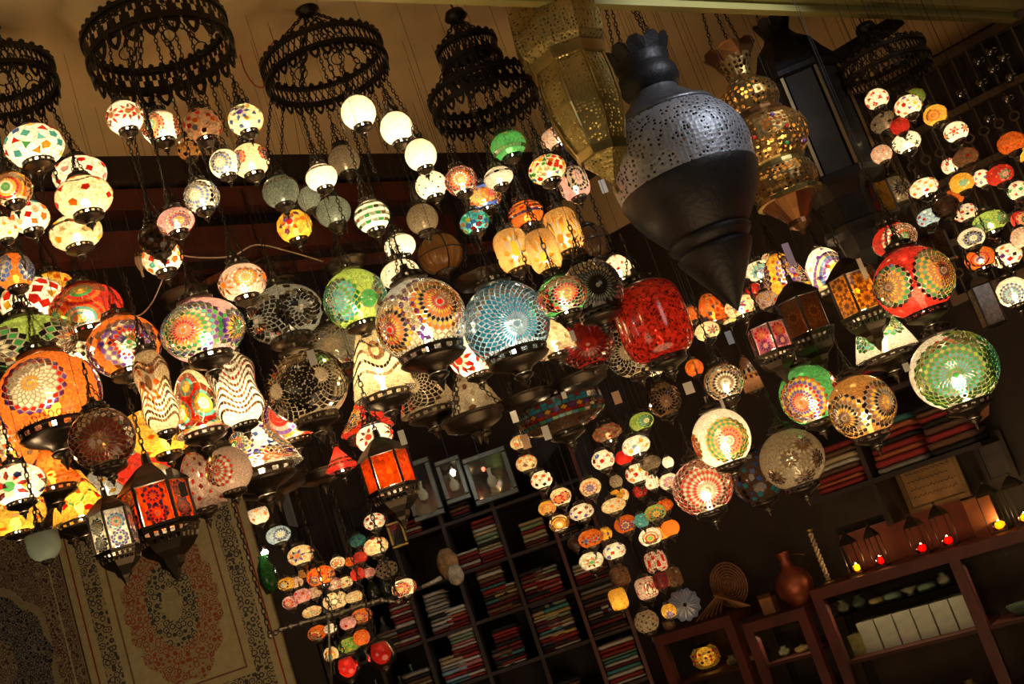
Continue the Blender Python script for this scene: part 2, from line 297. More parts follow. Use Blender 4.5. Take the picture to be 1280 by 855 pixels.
def tiles_from(spec, prof, t0, t1, rnd):
    """spec tokens -> small raised glass tiles (geometry)"""
    mb = MB(); regs = []
    def tile(pts, col):
        ok = [p for p in pts if t0+.02 < math.acos(max(-1, min(1, p.z))) < t1-.02]
        if len(ok) < len(pts): return
        c = sum(pts, Vector())/len(pts); n = len(pts)
        top = [surf(prof, (c+(p-c)*.86).normalized(), .022) for p in pts]; bot = [surf(prof, (c+(p-c)*.95).normalized(), .002) for p in pts]
        v = rnd.uniform(.82, 1.1); col = tuple(x*v for x in PAL[col])
        mb.add(top+bot, [tuple(range(n))]+[(i, n+i, n+(i+1) % n, (i+1) % n) for i in range(n)], col)
    for tok in spec.split():
        k = tok[0]; ar = tok[1:].split(',')
        if k == 'M' or k == 'N' or k == 'F':      # medallion: staggered rings of diamonds (N: net that keeps growing, F: fan of square tiles)
            fx, fy, R, n = float(ar[0]), float(ar[1]), float(ar[2])*math.pi/180, int(ar[3]); cols = ar[4]
            c0 = facing(fx, fy); az = math.atan2(c0.y, c0.x); reps = int(ar[5]) if len(ar) > 5 else 3; nr = len(cols)
            for q_ in range(reps):
                c = Matrix.Rotation(q_*2*math.pi/max(reps, 1), 3, 'Z') @ c0; e1, e2 = frame_of(c); regs.append((c, math.cos(R*(.97 if '-' != cols[0] or True else 1))))
                def pt(al, ph): return (c*math.cos(al)+(e1*math.cos(ph)+e2*math.sin(ph))*math.sin(al)).normalized()
                a_in = min(R*.10, .09)
                for i in range(nr):
                    if cols[i] == '-': continue
                    x0 = (i/nr); x1 = ((i+1.55)/nr if k != 'F' else (i+1)/nr)
                    if k == 'N': x0 = x0**1.0; 
                    al0 = a_in+(R-a_in)*x0; al1 = a_in+(R-a_in)*min(x1, 1.06)
                    for j in range(n):
                        ph = 2*math.pi*(j+(.5*(i % 2) if k != 'F' else 0))/n; w_ = math.pi/n*.98
                        if k == 'F': tile([pt(al0, ph-w_), pt(al0, ph+w_), pt(al1, ph+w_), pt(al1, ph-w_)], cols[i])
                        else: am = (al0*.5+al1*.5); tile([pt(al0, ph), pt(am, ph+w_), pt(al1, ph), pt(am, ph-w_)], cols[i])
                tile([pt(a_in*.9, 2*math.pi*j/8) for j in range(8)], cols[0] if cols[0] != '-' else 'w')
        elif k == 'S':                            # star: fx,fy,R,n,outer,inner
            fx, fy, R, n = float(ar[0]), float(ar[1]), float(ar[2])*math.pi/180, int(ar[3]); cols = ar[4]; reps = int(ar[5]) if len(ar) > 5 else 3
            c0 = facing(fx, fy)
            for q_ in range(reps):
                c = Matrix.Rotation(q_*2*math.pi/reps, 3, 'Z') @ c0; e1, e2 = frame_of(c); regs.append((c, math.cos(R*.55)))
                def pt(al, ph): return (c*math.cos(al)+(e1*math.cos(ph)+e2*math.sin(ph))*math.sin(al)).normalized()
                for j in range(n):
                    ph = 2*math.pi*j/n; w_ = math.pi/n
                    tile([pt(R*.32, ph), pt(R*.58, ph+w_*.62), pt(R, ph), pt(R*.58, ph-w_*.62)], cols[0])
                tile([pt(R*.3, 2*math.pi*j/8) for j in range(8)], cols[-1])
        elif k == 'Z':                            # zone band: theta_deg,height_deg,n,colours(,stagger)
            th, h, n = float(ar[0])*math.pi/180, float(ar[1])*math.pi/180, int(ar[2]); cols = ar[3]; dia = len(ar) > 4
            def pz(t, a): return Vector((math.sin(t)*math.cos(a), math.sin(t)*math.sin(a), math.cos(t)))
            for j in range(n):
                a_ = 2*math.pi*j/n; w_ = math.pi/n*.97
                if dia: tile([pz(th-h/2, a_), pz(th, a_+w_), pz(th+h/2, a_), pz(th, a_-w_)], cols[j % len(cols)])
                else: tile([pz(th-h/2, a_-w_), pz(th-h/2, a_+w_), pz(th+h/2, a_+w_), pz(th+h/2, a_-w_)], cols[j % len(cols)])
        elif k == 'W':                            # wavy zigzag band: theta,amp,n,colour
            th, am, n = float(ar[0])*math.pi/180, float(ar[1])*math.pi/180, int(ar[2]); cols = ar[3]
            def pz(t, a): return Vector((math.sin(t)*math.cos(a), math.sin(t)*math.sin(a), math.cos(t)))
            for j in range(n):
                a_ = 2*math.pi*j/n; w_ = math.pi/n*.9; t = th+am*math.sin(a_*4); tt = th+am*math.sin((a_+2*w_)*4)
                tile([pz(t-.05, a_-w_), pz(tt-.05, a_+w_), pz(tt+.05, a_+w_), pz(t+.05, a_-w_)], cols[j % len(cols)])
        elif k == 'X':                            # scattered pieces: n,size_deg,colours
            n, sz, cols = int(int(ar[0])*1.15), float(ar[1])*1.12*math.pi/180, ar[2]
            for j in range(n):
                z = 1-2*(j+.5)/n; a_ = j*2.39996+rnd.uniform(-.1, .1); r = math.sqrt(1-z*z); c = Vector((r*math.cos(a_), r*math.sin(a_), z)); e1, e2 = frame_of(c); ro = rnd.uniform(0, 3)
                mm = rnd.choice((3, 4, 4, 5))
                tile([(c+(e1*math.cos(ro+2*math.pi*i/mm)+e2*math.sin(ro+2*math.pi*i/mm))*sz*rnd.uniform(.8, 1.15)).normalized() for i in range(mm)], rnd.choice(cols))
    return mb, regs
def base_parts(kind):
    """shared unit meshes: cup, finial, cap"""
    big = kind == 'L'
    def cup():
        m = MB(); n = 32 if big else 20
        if big: pr = [(.70, .02), (.745, -.0), (.73, -.07), (.71, -.16), (.75, -.19), (.66, -.27), (.44, -.36), (.26, -.43), (.2, -.52)]; gal = (2,)
        else: pr = [(.46, .05), (.53, .02), (.50, -.05), (.46, -.15), (.5, -.18), (.38, -.27), (.22, -.37), (.13, -.46)]; gal = (2,)
        m.lathe(pr, n, lambda i, k: i in gal and k % 2)
        return mesh_of(m, 'base_cup', BRONZE, True)
    def crest():
        m = MB()
        for k in range(30):
            a = 2*math.pi*k/30; c = Vector((.735*math.cos(a), .735*math.sin(a), .075)); tn = Vector((-math.sin(a), math.cos(a), 0))
            m.tube([c+tn*(.05*math.cos(x))+Vector((0, 0, .075*math.sin(x))) for x in [i*math.pi/3 for i in range(6)]], .014, 3, None, True)
        return mesh_of(m, 'crest', BRONZE)
    def fin():
        m = MB(); z = -.52 if big else -.46; s = .2 if big else .13
        m.lathe([(s*.8, z), (s*1.25, z-.05), (s*1.1, z-.11), (s*.4, z-.18), (s*.55, z-.22), (s*.25, z-.32), (.01, z-.42)], 12); return mesh_of(m, 'finial', BRONZE, True)
    def cap():
        m = MB()
        if big: m.lathe([(.34, -.02), (.62, .04), (.66, .10), (.52, .13), (.50, .26), (.54, .29), (.30, .40), (.16, .48), (.12, .62), (.14, .66), (.0, .70)], 28, lambda i, k: i == 3 and k % 2)
        else: m.lathe([(.36, -.04), (.48, .0), (.50, .05), (.42, .08), (.40, .24), (.45, .27), (.22, .33), (.12, .38), (.10, .62), (.13, .66), (.0, .70)], 20, lambda i, k: i == 3 and k % 2)
        return mesh_of(m, 'top_cap', BRONZE, True)
    def cap_low():
        m = MB(); m.lathe([(.40, -.04), (.46, .04), (.42, .20), (.2, .28), (.09, .34), (.07, .6), (0, .62)], 12); return mesh_of(m, 'top_cap', BRONZE, True)
    return cup, fin, cap, crest, cap_low
BULB = emis('lit_bulb', (1, .82, .55), 14.)
def shade_mesh(shape, q, col, mat, n, seg, rnd):
    prof, t0, t1 = shade_prof(shape, q); m = MB(); col = PAL[col]
    pr = [prof(t0+(t1-t0)*i/seg) for i in range(seg+1)]
    m.lathe(pr, n, None, col); return m
class World: placed = []; n = 0
for (x_, y_, d_, r_, q_) in ((835, 150, 3.6, 88, 1.1), (880, 290, 3.6, 48, 1.2), (735, 120, 3.3, 50, 2.2), (945, 180, 3.9, 54, 2.0), (1015, 160, 4.2, 58, 1.6), (1050, 270, 4.2, 42, 1.2), (1072, 368, 3.6, 34, 1.3), (962, 424, 3.7, 28, 1.1), (1005, 396, 3.85, 33, 1.1), (485, 590, 3.2, 34, 1.2), (198, 634, 3.15, 44, 1.1), (142, 664, 2.95, 30, 1.3), (816, 402, 3.25, 46, 1.1), (1096, 252, 4.0, 24, 1.2), (40, 428, 3.02, 42, .3)): World.placed.append((P(x_, y_, d_), r_*d_/F, q_))
def hits(p, r, q, drop=.9):
    """how badly a lamp at p would run into those already hung"""
    s = 0
    for (o, R, Q) in World.placed:
        dx = math.hypot(p.x-o.x, p.y-o.y); dz = p.z-o.z
        if dx > r+R+.02: continue
        top = o.z+R*(Q+.9); bot = o.z-R*(Q+drop); top2 = p.z+r*(q+.9); bot2 = p.z-r*(q+drop)
        if top2 > bot and bot2 < top:
            vert = max(0, abs(dz)-(R*Q+r*q)*.85); rad = (R+r)*1.0 if vert <= 0 else (R*.5+r*.5+.0)
            ell = math.hypot(dx/(R+r), dz/((R*Q+r*q)*1.0))
            if ell < 1: s += 2*(1-ell)
            elif vert > 0 and dx < max(R, r)*.55+.01: s += .5
        elif dx < max(R, r)*1.0: s += .12         # hanging line through the other lamp
    return s
def lamp(px, py, rx, ry, shape, base, crack, spec, lit, label, d=3.4, ring=None, group=None, power=1., top=None, fix=False, cat='lamp', name=None, dish=False):
    """a mosaic hanging lamp seen at (px, py) at about depth d; its real radius follows from how wide it looks there"""
    World.n += 1; rnd = random.Random(World.n*13+5); q = ry/rx
    if shape in 'gLW': q = min(1.05, max(.55, (q*q*1.0) ** .5))
    best = None
    cand = [d] if fix else [d+.06*i for i in range(16)]
    if ring:
        cx, cy, cz, rr = ring; r_ = ray(px, py); k0 = (r_.x*cx+r_.y*cy)/(r_.x**2+r_.y**2)
        cand = [k0+dd for dd in (-rr, rr, -rr*.8, rr*.8, -rr*.5, rr*.5, 0, -rr*1.2, rr*1.2)]
        if d == 'far': cand = [k0+dd for dd in (rr, rr*.8, rr*1.2, rr*.5, 0)]
    for i, dd in enumerate(cand):
        p = P(px, py, dd); R = rx*dd/F; s = hits(p, R, q)+i*.012
        if best is None or s < best[0]: best = (s, p, R, dd)
    if best[0] > .35 and not ring and not fix:
        for dd in [d+.05*i for i in range(-9, 30)]:
            p = P(px, py, dd); R = rx*dd/F; s = hits(p, R, q)+abs(dd-d)*.08
            if s < best[0]: best = (s, p, R, dd)
    World.bad = getattr(World, 'bad', []); World.bad += [(round(best[0], 2), label[:40])] if best[0] > .5 else []
    _, p, R, dd = best; World.placed.append((p, R, q))
    big = shape == 'L' or rx >= 30; tiny = rx < 17.5
    cup, fin, cap, crest, cap_low = base_parts('L' if big else 'S'); K = 'L' if big else 'S'
    nm = name or {'b': 'bell_lamp', 't': 'tent_lamp', 'v': 'vase_lamp', 'f': 'fan_lamp', 'w': 'bowl_lamp', 'o': 'barrel_lamp'}.get(shape, 'globe_lamp')
    root = thing(nm, label, cat, p, 0, group, R)
    if big and shape == 'g': shape = 'L'
    prof, t0, t1 = shade_prof(shape, q)
    mat = glass_mat('stained_glass_%g' % crack, crack, .28 if lit else .14)
    if name == 'ruby_lantern': mat = glass_mat('ruby_glass_painted_sparkle', 13, .3, mortar=(.95, .10, .02), var=.92, gloss=.2, width=.03)  # facet sparkle painted in as bright seams and cells of varied tone
    n, seg = (72, 40) if rx >= 30 else ((40, 22) if rx >= 18 else (24, 14))
    mb = shade_mesh(shape, q, base, mat, n, seg, rnd); regs = []
    if spec: tm, regs = tiles_from(spec, prof, t0, t1, rnd)
    net = spec.startswith('N') or ' N' in spec
    cl = set()
    if regs and not net:
        for i in range(seg):
            t_ = t0+(t1-t0)*(i+.5)/seg; st, ct = math.sin(t_), math.cos(t_)
            for k in range(n):
                a_ = 2*math.pi*(k+.5)/n; dv = Vector((st*math.cos(a_), st*math.sin(a_), ct))
                if any(dv.dot(c_) > r_ for c_, r_ in regs): cl.add(i*n+k)
        for ix in cl: mb.c[ix] = (.80, .72, .55)
    o = mb.build('glass_shade', mat, root, True, None, True)
    if cl:
        o.data.materials.append(glass_mat('clear_glass_under_tiles', 0, .72))
        o.data.polygons.foreach_set('material_index', [1 if i in cl else 0 for i in range(len(o.data.polygons))])
    if spec:
        if tm.f: o = tm.build('mosaic_tiles', glass_mat('mosaic_tile_glass', 0, .12), root, False, None, True); o['kind'] = 'stuff'
    rb, zb = prof(t1); ru, zu = prof(t0)
    sc = max(rb, .16)/(.70 if big else .50); sc = min(sc, 1.05)
    c = mk('base_cup', None, root, me=cached(('cup', K), cup), loc=(0, 0, zb)); c.scale = (sc,)*3
    f_ = mk('finial', None, c, me=cached(('fin', K), fin))
    if rx >= 36 and shape in 'LW':
        cr = mk('crest', None, c, me=cached(('crest', K), crest)); cr['kind'] = 'stuff'
    su = max(.3, min(1.1, max(ru, .14)/(.34 if big else .38))); su = su if shape in 'gLWo' else max(su, .5); su *= .72 if big else 1
    u = mk('top_cap', None, root, me=cached(('capl',), cap_low) if tiny else cached(('cap', K), cap), loc=(0, 0, zu)); u.scale = (su,)*3
    apex = zu+.66*su+(.0 if tiny else (.55 if big else 1.15))
    rad = .5*su
    if not tiny:
        for k in range(3):
            a_ = 2*math.pi*k/3+.5; chain((0, 0, apex), (rad*math.cos(a_), rad*math.sin(a_), zu+.08*su), root, (.010 if big else .012)/R if rx > 17 else .02/R)
        m = MB().tube([(0, 0, apex+.02), (0, 0, zu+.6*su)], .02, 4); m.build('lamp_wire', IRON, root)
    # the line it hangs on
    z_hook = top if top is not None else None
    if ring:
        a_ = math.atan2(p.y-cy, p.x-cx); hook = Vector((cx+rr*math.cos(a_), cy+rr*math.sin(a_), cz-.01))
        if math.hypot(p.x-cx, p.y-cy) < rr*.35: hook = Vector((cx, cy, cz+.03))
    else:
        fr = (p-B0).dot(BN)               # in front of the frieze?
        hook = Vector((p.x, p.y, z_hook or (CEIL if fr > 0.1 else SOF+.035)))
    hl = (hook-p)/R
    if hl.z > apex+.05:
        if tiny: MB().tube([(0, 0, apex), hl], .0007/R, 4).build('cord', BLACKW, root)
        else:
            lc = min(hl.z-apex, (.05 if big else .13)/R); mid = Vector((0, 0, apex)).lerp(hl, lc/(hl.z-apex)) if not ring else hl
            chain(mid, (0, 0, apex), root, .015/R if not ring else .0125/R)
            if not ring and hl.z-mid.z > .02: MB().tube([mid, hl], .0007/R, 4).build('hanging_wire', BLACKW, root)
    if lit:  # lamps labelled unlit also get a faint added light so their glass shows
        lit *= dict(o=.42, r=.6, y=.6, a=.6, p=.6, g=.6, l=.55, t=.6, f=.7, c=.8, w=.82, m=.6).get(base, .8)
        E_ = 55.*R*R*lit*power*LAMP_POWER*(1.0 if not big else 1.15)*max(.6, q)
        l = cached(('pl', round(E_, 2), round(R, 3)), lambda: bpy.data.lights.new('bulb_light', 'POINT')); l.energy = E_; l.shadow_soft_size = R*.12; l.color = (1, .74, .42)
        lo = bpy.data.objects.new('bulb_light', l); C.objects.link(lo); lo.parent = root; lo.location = (0, 0, (zb*.3))
    def bm_():
        m = MB(); m.lathe([(0.001, .22), (.12, .17), (.17, .03), (.13, -.1), (.08, -.2), (.08, -.45)], 10); return mesh_of(m, 'bulb', BULB, True)
    def bm2():
        m = MB(); m.lathe([(0.001, .22), (.12, .17), (.17, .03), (.13, -.1), (.08, -.2), (.08, -.45)], 10); return mesh_of(m, 'bulb', clear_glass('bulb_glass'), True)
    if rx >= 18: mk('bulb', None, root, me=cached(('bulb', lit >= .25), bm_ if lit >= .25 else bm2), loc=(0, 0, zb*.42))
    return root
# ---------------------------------------------------------------- ring chandeliers
def ring_frame(px, py, d, rpx, label, style, apex=True, hh=.055, apex_px=None):
    c = P(px, py, d); R = rpx*d/F
    root = thing('ring_chandelier', label, 'chandelier', c, 0, 'ring chandeliers')
    n = 56
    for (z, nm) in ((hh*.5, 'upper_hoop'), (-hh*.5, 'lower_hoop')):
        m = MB(); m.lathe([(R-.006, z-.006), (R+.008, z-.006), (R+.008, z+.006), (R-.006, z+.006), (R-.006, z-.006)], 48); m.build(nm, IRON, root)
    if style != 'plain':
        m = MB()
        if style == 'lattice':
            for k in range(n):
                for s_ in (1, -1):
                    a0 = 2*math.pi*k/n; a1 = 2*math.pi*(k+s_)/n
                    m.bar((R*math.cos(a0), R*math.sin(a0), -hh*.5), (R*math.cos(a1), R*math.sin(a1), hh*.5), .0035, .003)
            b = m.build('lattice_band', IRON, root); b['kind'] = 'stuff'
        else:   # crescents: solid band with moon shaped openings
            nn_ = 30; N_ = nn_*6
            m.lathe([(R+.002, -hh*.5), (R+.002, -hh*.28), (R+.002, 0), (R+.002, hh*.25), (R+.002, hh*.5)], N_, lambda i, k: (i == 1 and k % 6 in (2, 3)) or (i == 2 and k % 6 in (1, 4)))
            m.build('pierced_band', IRON, root)
    # hanging leaf scallops
    def sc():
        m = MB(); w = .016; h = .036
        pts = [(-w, 0), (-w, -h*.4), (-w*.5, -h*.8), (0, -h), (w*.5, -h*.8), (w, -h*.4), (w, 0)]; ins = [(-w*.4, -h*.25), (-w*.4, -h*.4), (-w*.2, -h*.62), (0, -h*.7), (w*.2, -h*.62), (w*.4, -h*.4), (w*.4, -h*.25)]
        vs = [(x, -.0015, z) for x, z in pts+ins]+[(x, .0015, z) for x, z in pts+ins]; fs = []
        for i in range(6): fs += [(i, i+1, 8+i, 7+i), (14+i, 21+i, 22+i, 15+i), (i, 14+i, 15+i, i+1)]
        fs += [(6, 0, 7, 13), (20, 27, 21, 14)]
        return mesh_of(m.add(vs, fs), 'scallop', IRON)
    me = cached(('scal',), sc); fs_ = 1.45 if style == 'moon' and apex else 1.; ns = int(2*math.pi*R/(.036*fs_))
    for k in range(ns):
        a_ = 2*math.pi*k/ns; o = mk('scallop', None, root, me=me, loc=(R*math.cos(a_), R*math.sin(a_), -hh*.5-.004)); o.rotation_euler = (0, 0, a_+math.pi/2); o.scale = (fs_,)*3
    def bead(): return mesh_of(MB().lathe([(.007, 0), (.009, .006), (.005, .012), (.0, .014)], 6), 'bead', IRON)
    mb_ = cached(('bead',), bead); nb = int(2*math.pi*R/.03)
    for k in range(nb):
        a_ = 2*math.pi*k/nb; mk('bead', None, root, me=mb_, loc=(R*math.cos(a_), R*math.sin(a_), hh*.5+.006))
    if apex:
        za = (P(*apex_px, d).z-c.z) if apex_px else .19
        ap = Vector((0, 0, za))
        m = MB().lathe([(.0, za+.03), (.03, za+.02), (.038, za), (.02, za-.015), (.0, za-.02)], 14); m.build('canopy', IRON, root, True)
        for k in range(4):
            a_ = math.pi/2*k+.6; chain(ap, (R*math.cos(a_), R*math.sin(a_), hh*.5), root, .019)
        if c.z+za+.03 < CEIL-.02: chain((0, 0, CEIL-c.z), (0, 0, za+.03), root, .02, 'ceiling_chain')
        # inner hooks with rings
        for k in range(5):
            a_ = 2*math.pi*k/5+.2; q = Vector((R*.55*math.cos(a_), R*.55*math.sin(a_), -hh*.3)); chain(ap, q, root, .019)
            MB().tube([q+Vector((.02*math.cos(x), 0, -.022+.02*math.sin(x))) for x in [i*math.pi/5 for i in range(10)]], .0022, 4, None, True).build('hook_ring', IRON, root)
            chain(q+Vector((0, 0, -.04)), q+Vector((.0, 0, -.3-.1*(k % 3))), root, .014)
    return (c.x, c.y, c.z, R)
R1 = ring_frame(198, 55, 3.25, 88, 'black iron ring chandelier with moon-shaped openings, largest ring near the top left', 'moon', True, .068, (196, -25))
R0 = ring_frame(0, 102, 3.1, 66, 'black iron ring chandelier cut by the left edge of the photo', 'lattice', True, .05, (-15, 25))
R2 = ring_frame(406, 82, 3.55, 76, 'black iron ring chandelier with lattice band above the plain cream globes', 'lattice', True, .055, (380, 5))
R3 = ring_frame(604, 122, 3.65, 66, 'two-tier black iron chandelier between the lattice ring and the brass lantern', 'moon', False, .05)
t3 = [o for o in C.objects if o.get('label', '').startswith('two-tier')][0]
def tier():
    n0 = set(o.name for o in C.objects); ring_frame(587, 70, 3.65, 37, 'x', 'moon', True, .06, (573, 15)); return [o for o in C.objects if o.name not in n0]
new = tier(); r_ = [o for o in new if o.parent is None][0]; off = Vector(r_.location)-Vector(t3.location)
for o in new:
    if o.parent is r_: o.parent = t3; o.location = Vector(o.location)+off
bpy.data.objects.remove(r_)
for k in range(4):
    a_ = math.pi/2*k+.3; rr_ = 37*3.65/F; chain(off+Vector((rr_*math.cos(a_), rr_*math.sin(a_), -.03)), (R3[3]*math.cos(a_), R3[3]*math.sin(a_), .02), t3, .017)
R4 = ring_frame(1103, 84, 4.05, 56, 'black iron ring chandelier right of the dark glass lantern', 'lattice', True, .05, (1165, 36) if False else (1085, 32))
# ================================================================ the hanging lamps
# ---- lamps of the ring chandeliers
for a in [
 # left edge ring
 (43,183,36,26,'g','w',11,'X46,11,ortgybw',1,'cream globe lamp dotted with scattered multicolour glass diamonds, highest at the left edge',R0),
 (105,247,35,26,'g','c',12,'W60,8,28,orbt X18,10,orb',1,'yellow cream globe lamp with a broken zigzag of red and blue chips',R0),
 (100,219,33,22,'g','w',10,'X26,10,orrp',1,'cream and red lamp whose dark cup lies right over the zigzag cream globe',R0),
 (95,291,32,22,'g','c',9,'Z75,10,26,kyk X24,11,yoc',1,'pale yellow globe lamp crossed by a dark dotted stripe, under the zigzag cream globe',R0),
 (15,237,24,22,'g','y',10,'F.1,.0,62,18,gwyroyo',1,'orange and yellow sunburst globe lamp with a green eye at the left edge',R0),
 (38,272,23,21,'g','w',10,'X34,13,rtotc',1,'white globe lamp with big red and turquoise chips beside the sunburst globe',R0),
 (6,287,16,22,'g','w',8,'X20,12,yoc',1,'cream globe lamp slice behind the red and turquoise chipped lamp',R0),
 # second ring
 (156,147,23,21,'g','w',14,'S-.45,.05,36,7,rn,4 S.45,-.2,34,7,rn,4',1,'cream globe lamp with dark red stars, hanging first from the largest ring',R1),
 (201,160,24,21,'g','w',12,'M-.3,.0,44,18,wtyoror,3',1,'white globe lamp with a flame coloured flower around a pale blue heart',R1),
 (253,157,24,23,'g','n',9,'X60,9,krkwo',.45,'dim reddish globe lamp under a net of white lines, below the largest ring',R1),
 (307,150,22,20,'g','c',10,'S-.1,-.3,36,6,bu,3 X30,9,bykyu',1,'yellow globe lamp with dark blue star flowers behind dangling chains',R1),
 (313,201,24,22,'g','c',18,'M-.45,-.05,26,10,uror,4',1,'speckled cream globe lamp carrying one small red flower',R1),
 (281,205,19,19,'g','w',10,'M-.1,-.0,45,14,wsbsb,3',1,'white globe lamp with a grey blue flower half behind the red flower globe',R1),
 (236,186,15,17,'g','a',8,'X30,12,knk',.4,'small amber lace globe below the net covered red lamp',R1),
 (252,246,22,21,'g','w',12,'M-.15,.0,60,18,wsbsbsk,3',1.3,'bright white globe lamp with a slate blue sunflower pattern',R1),
 (220,277,23,17,'g','p',12,'M.45,.1,40,16,yyurpw,3',1,'pinkish cream lamp with a yellow and purple sun, above the mosaic square globe',R1),
 (203,322,25,22,'g','w',7,'X70,12,woycwtor',1,'cream globe lamp patched all over with small coloured squares near a white plug',R1),
 (197,298,24,22,'g','j',10,'X60,9,nkn',0,'unlit dark brown globe lamp directly above the patched cream globe',R1),
 # lattice ring, plain cream globes
 (448,141,22,22,'g','w',22,'',1.15,'plain crackled cream globe lamp, highest of those below the lattice ring',R2),
 (496,161,21,22,'g','w',22,'',1.15,'plain crackled cream globe lamp, second highest below the lattice ring',R2),
 (526,194,20,21,'g','w',22,'',1.1,'plain crackled cream globe lamp hanging just above the white dotted globe',R2),
 (539,232,20,18,'g','w',16,'X36,4,krk',1,'white globe lamp with tiny black dots below the plain cream globes',R2),
 (465,271,22,21,'g','w',14,'Z50,13,16,eg Z75,13,18,ge Z100,13,18,eg Z122,12,14,ge',1,'white globe lamp checked with small grey green squares',R2),
 (430,201,20,20,'g','h',20,'',.12,'unlit tan crackled globe lamp behind the chains of the lattice ring',R2),
 (351,240,23,21,'g','e',14,'Z58,9,24,k,d Z68,9,24,k,d',.22,'pale grey green globe lamp with a band of black mesh at its shoulder',R2),
 (368,283,22,21,'g','y',9,'S-.1,-.2,40,6,or,3 X34,11,uoyw',1.1,'yellow globe lamp with orange stars and purple chips below the pale mesh banded globe',R2),
 (402,222,20,17,'g','w',14,'Z60,10,20,k',1.3,'bright white globe lamp with a row of black dots, behind a dark lamp socket',R2),
 (388,249,16,19,'g','e',16,'',.3,'pale green crackled globe peeping between two others under the bright dotted one',R2),
 (417,265,22,20,'g','e',15,'',.3,'pale green crackled globe lamp left of the grey checked globe',R2),
 (528,274,20,20,'g','h',20,'',.15,'unlit tan crackled globe lamp above the amber ribbed lantern',R2),
 (500,308,20,16,'g','w',16,'Z50,12,14,eg',1.2,'white globe lamp above the flattened cream one',R2),
 (500,343,25,18,'g','w',14,'X14,4,ogb',.9,'flattened cream globe lamp whose long dark tip points at the purple petalled globe',R2),
 # two tier chandelier
 (635,182,23,18,'g','g',14,'X10,7,yo Z118,16,30,w',.8,'small dark green globe lamp with gold diamonds and a white lit rim',R3),
 (576,226,20,19,'g','p',10,'M.0,.0,62,16,yworrp,3',.9,'coral globe lamp with a pale yellow flower, left of the orange and violet globe',R3),
 (604,248,23,17,'g','b',9,'M-.3,.05,44,10,yyoo,3 M.5,-.2,36,10,royo,3',1,'violet blue globe lamp with orange fire flowers',R3),
 (623,222,19,13,'g','w',12,'Z80,14,16,ks',.7,'white lamp with black dots mostly hidden behind the violet blue globe',R3),
 (593,278,19,15,'g','t',8,'X50,14,yrogbt',.9,'small globe lamp of red, green and yellow patches below the violet blue globe',R3),
 (697,172,22,14,'g','f',14,'Z55,9,20,k X20,6,fo',.7,'pinkish lamp with a black comb pattern, left of the brass lantern',R3),
 (684,212,24,18,'g','c',5,'X90,10,roygwb',1,'globe lamp covered in tiny confetti pieces below the comb patterned lamp',R3),
 (717,229,19,20,'o','p',16,'M.2,-.3,45,14,pk-k,3',.7,'pink tulip shaped lamp with black comb marks beside the confetti lamp',R3),
 (657,268,23,17,'g','o',9,'Z60,12,26,bo Z80,12,26,yr Z100,12,26,ub',.9,'orange, purple and yellow banded lamp above the starry amber trio',R3),
 (704,289,22,29,'o','i',22,'S-.3,.2,44,8,yo,3 S.75,-.2,34,8,yy,3 Z20,6,20,n Z155,6,20,n',.7,'tall amber barrel lamp with gold stars, right one of the starry trio',R3),
 (679,314,20,28,'o','i',22,'S-.1,.1,46,8,yy,3 Z20,6,20,n Z155,6,20,n',.7,'tall amber barrel lamp with gold stars, middle one of the starry trio',R3),
 (641,313,22,27,'o','i',22,'S.1,-.1,46,8,yy,3 Z20,6,20,n Z155,6,20,n',.7,'tall amber barrel lamp with gold stars, left one of the starry trio',R3),
]: lamp(*a[:10], ring=a[10])
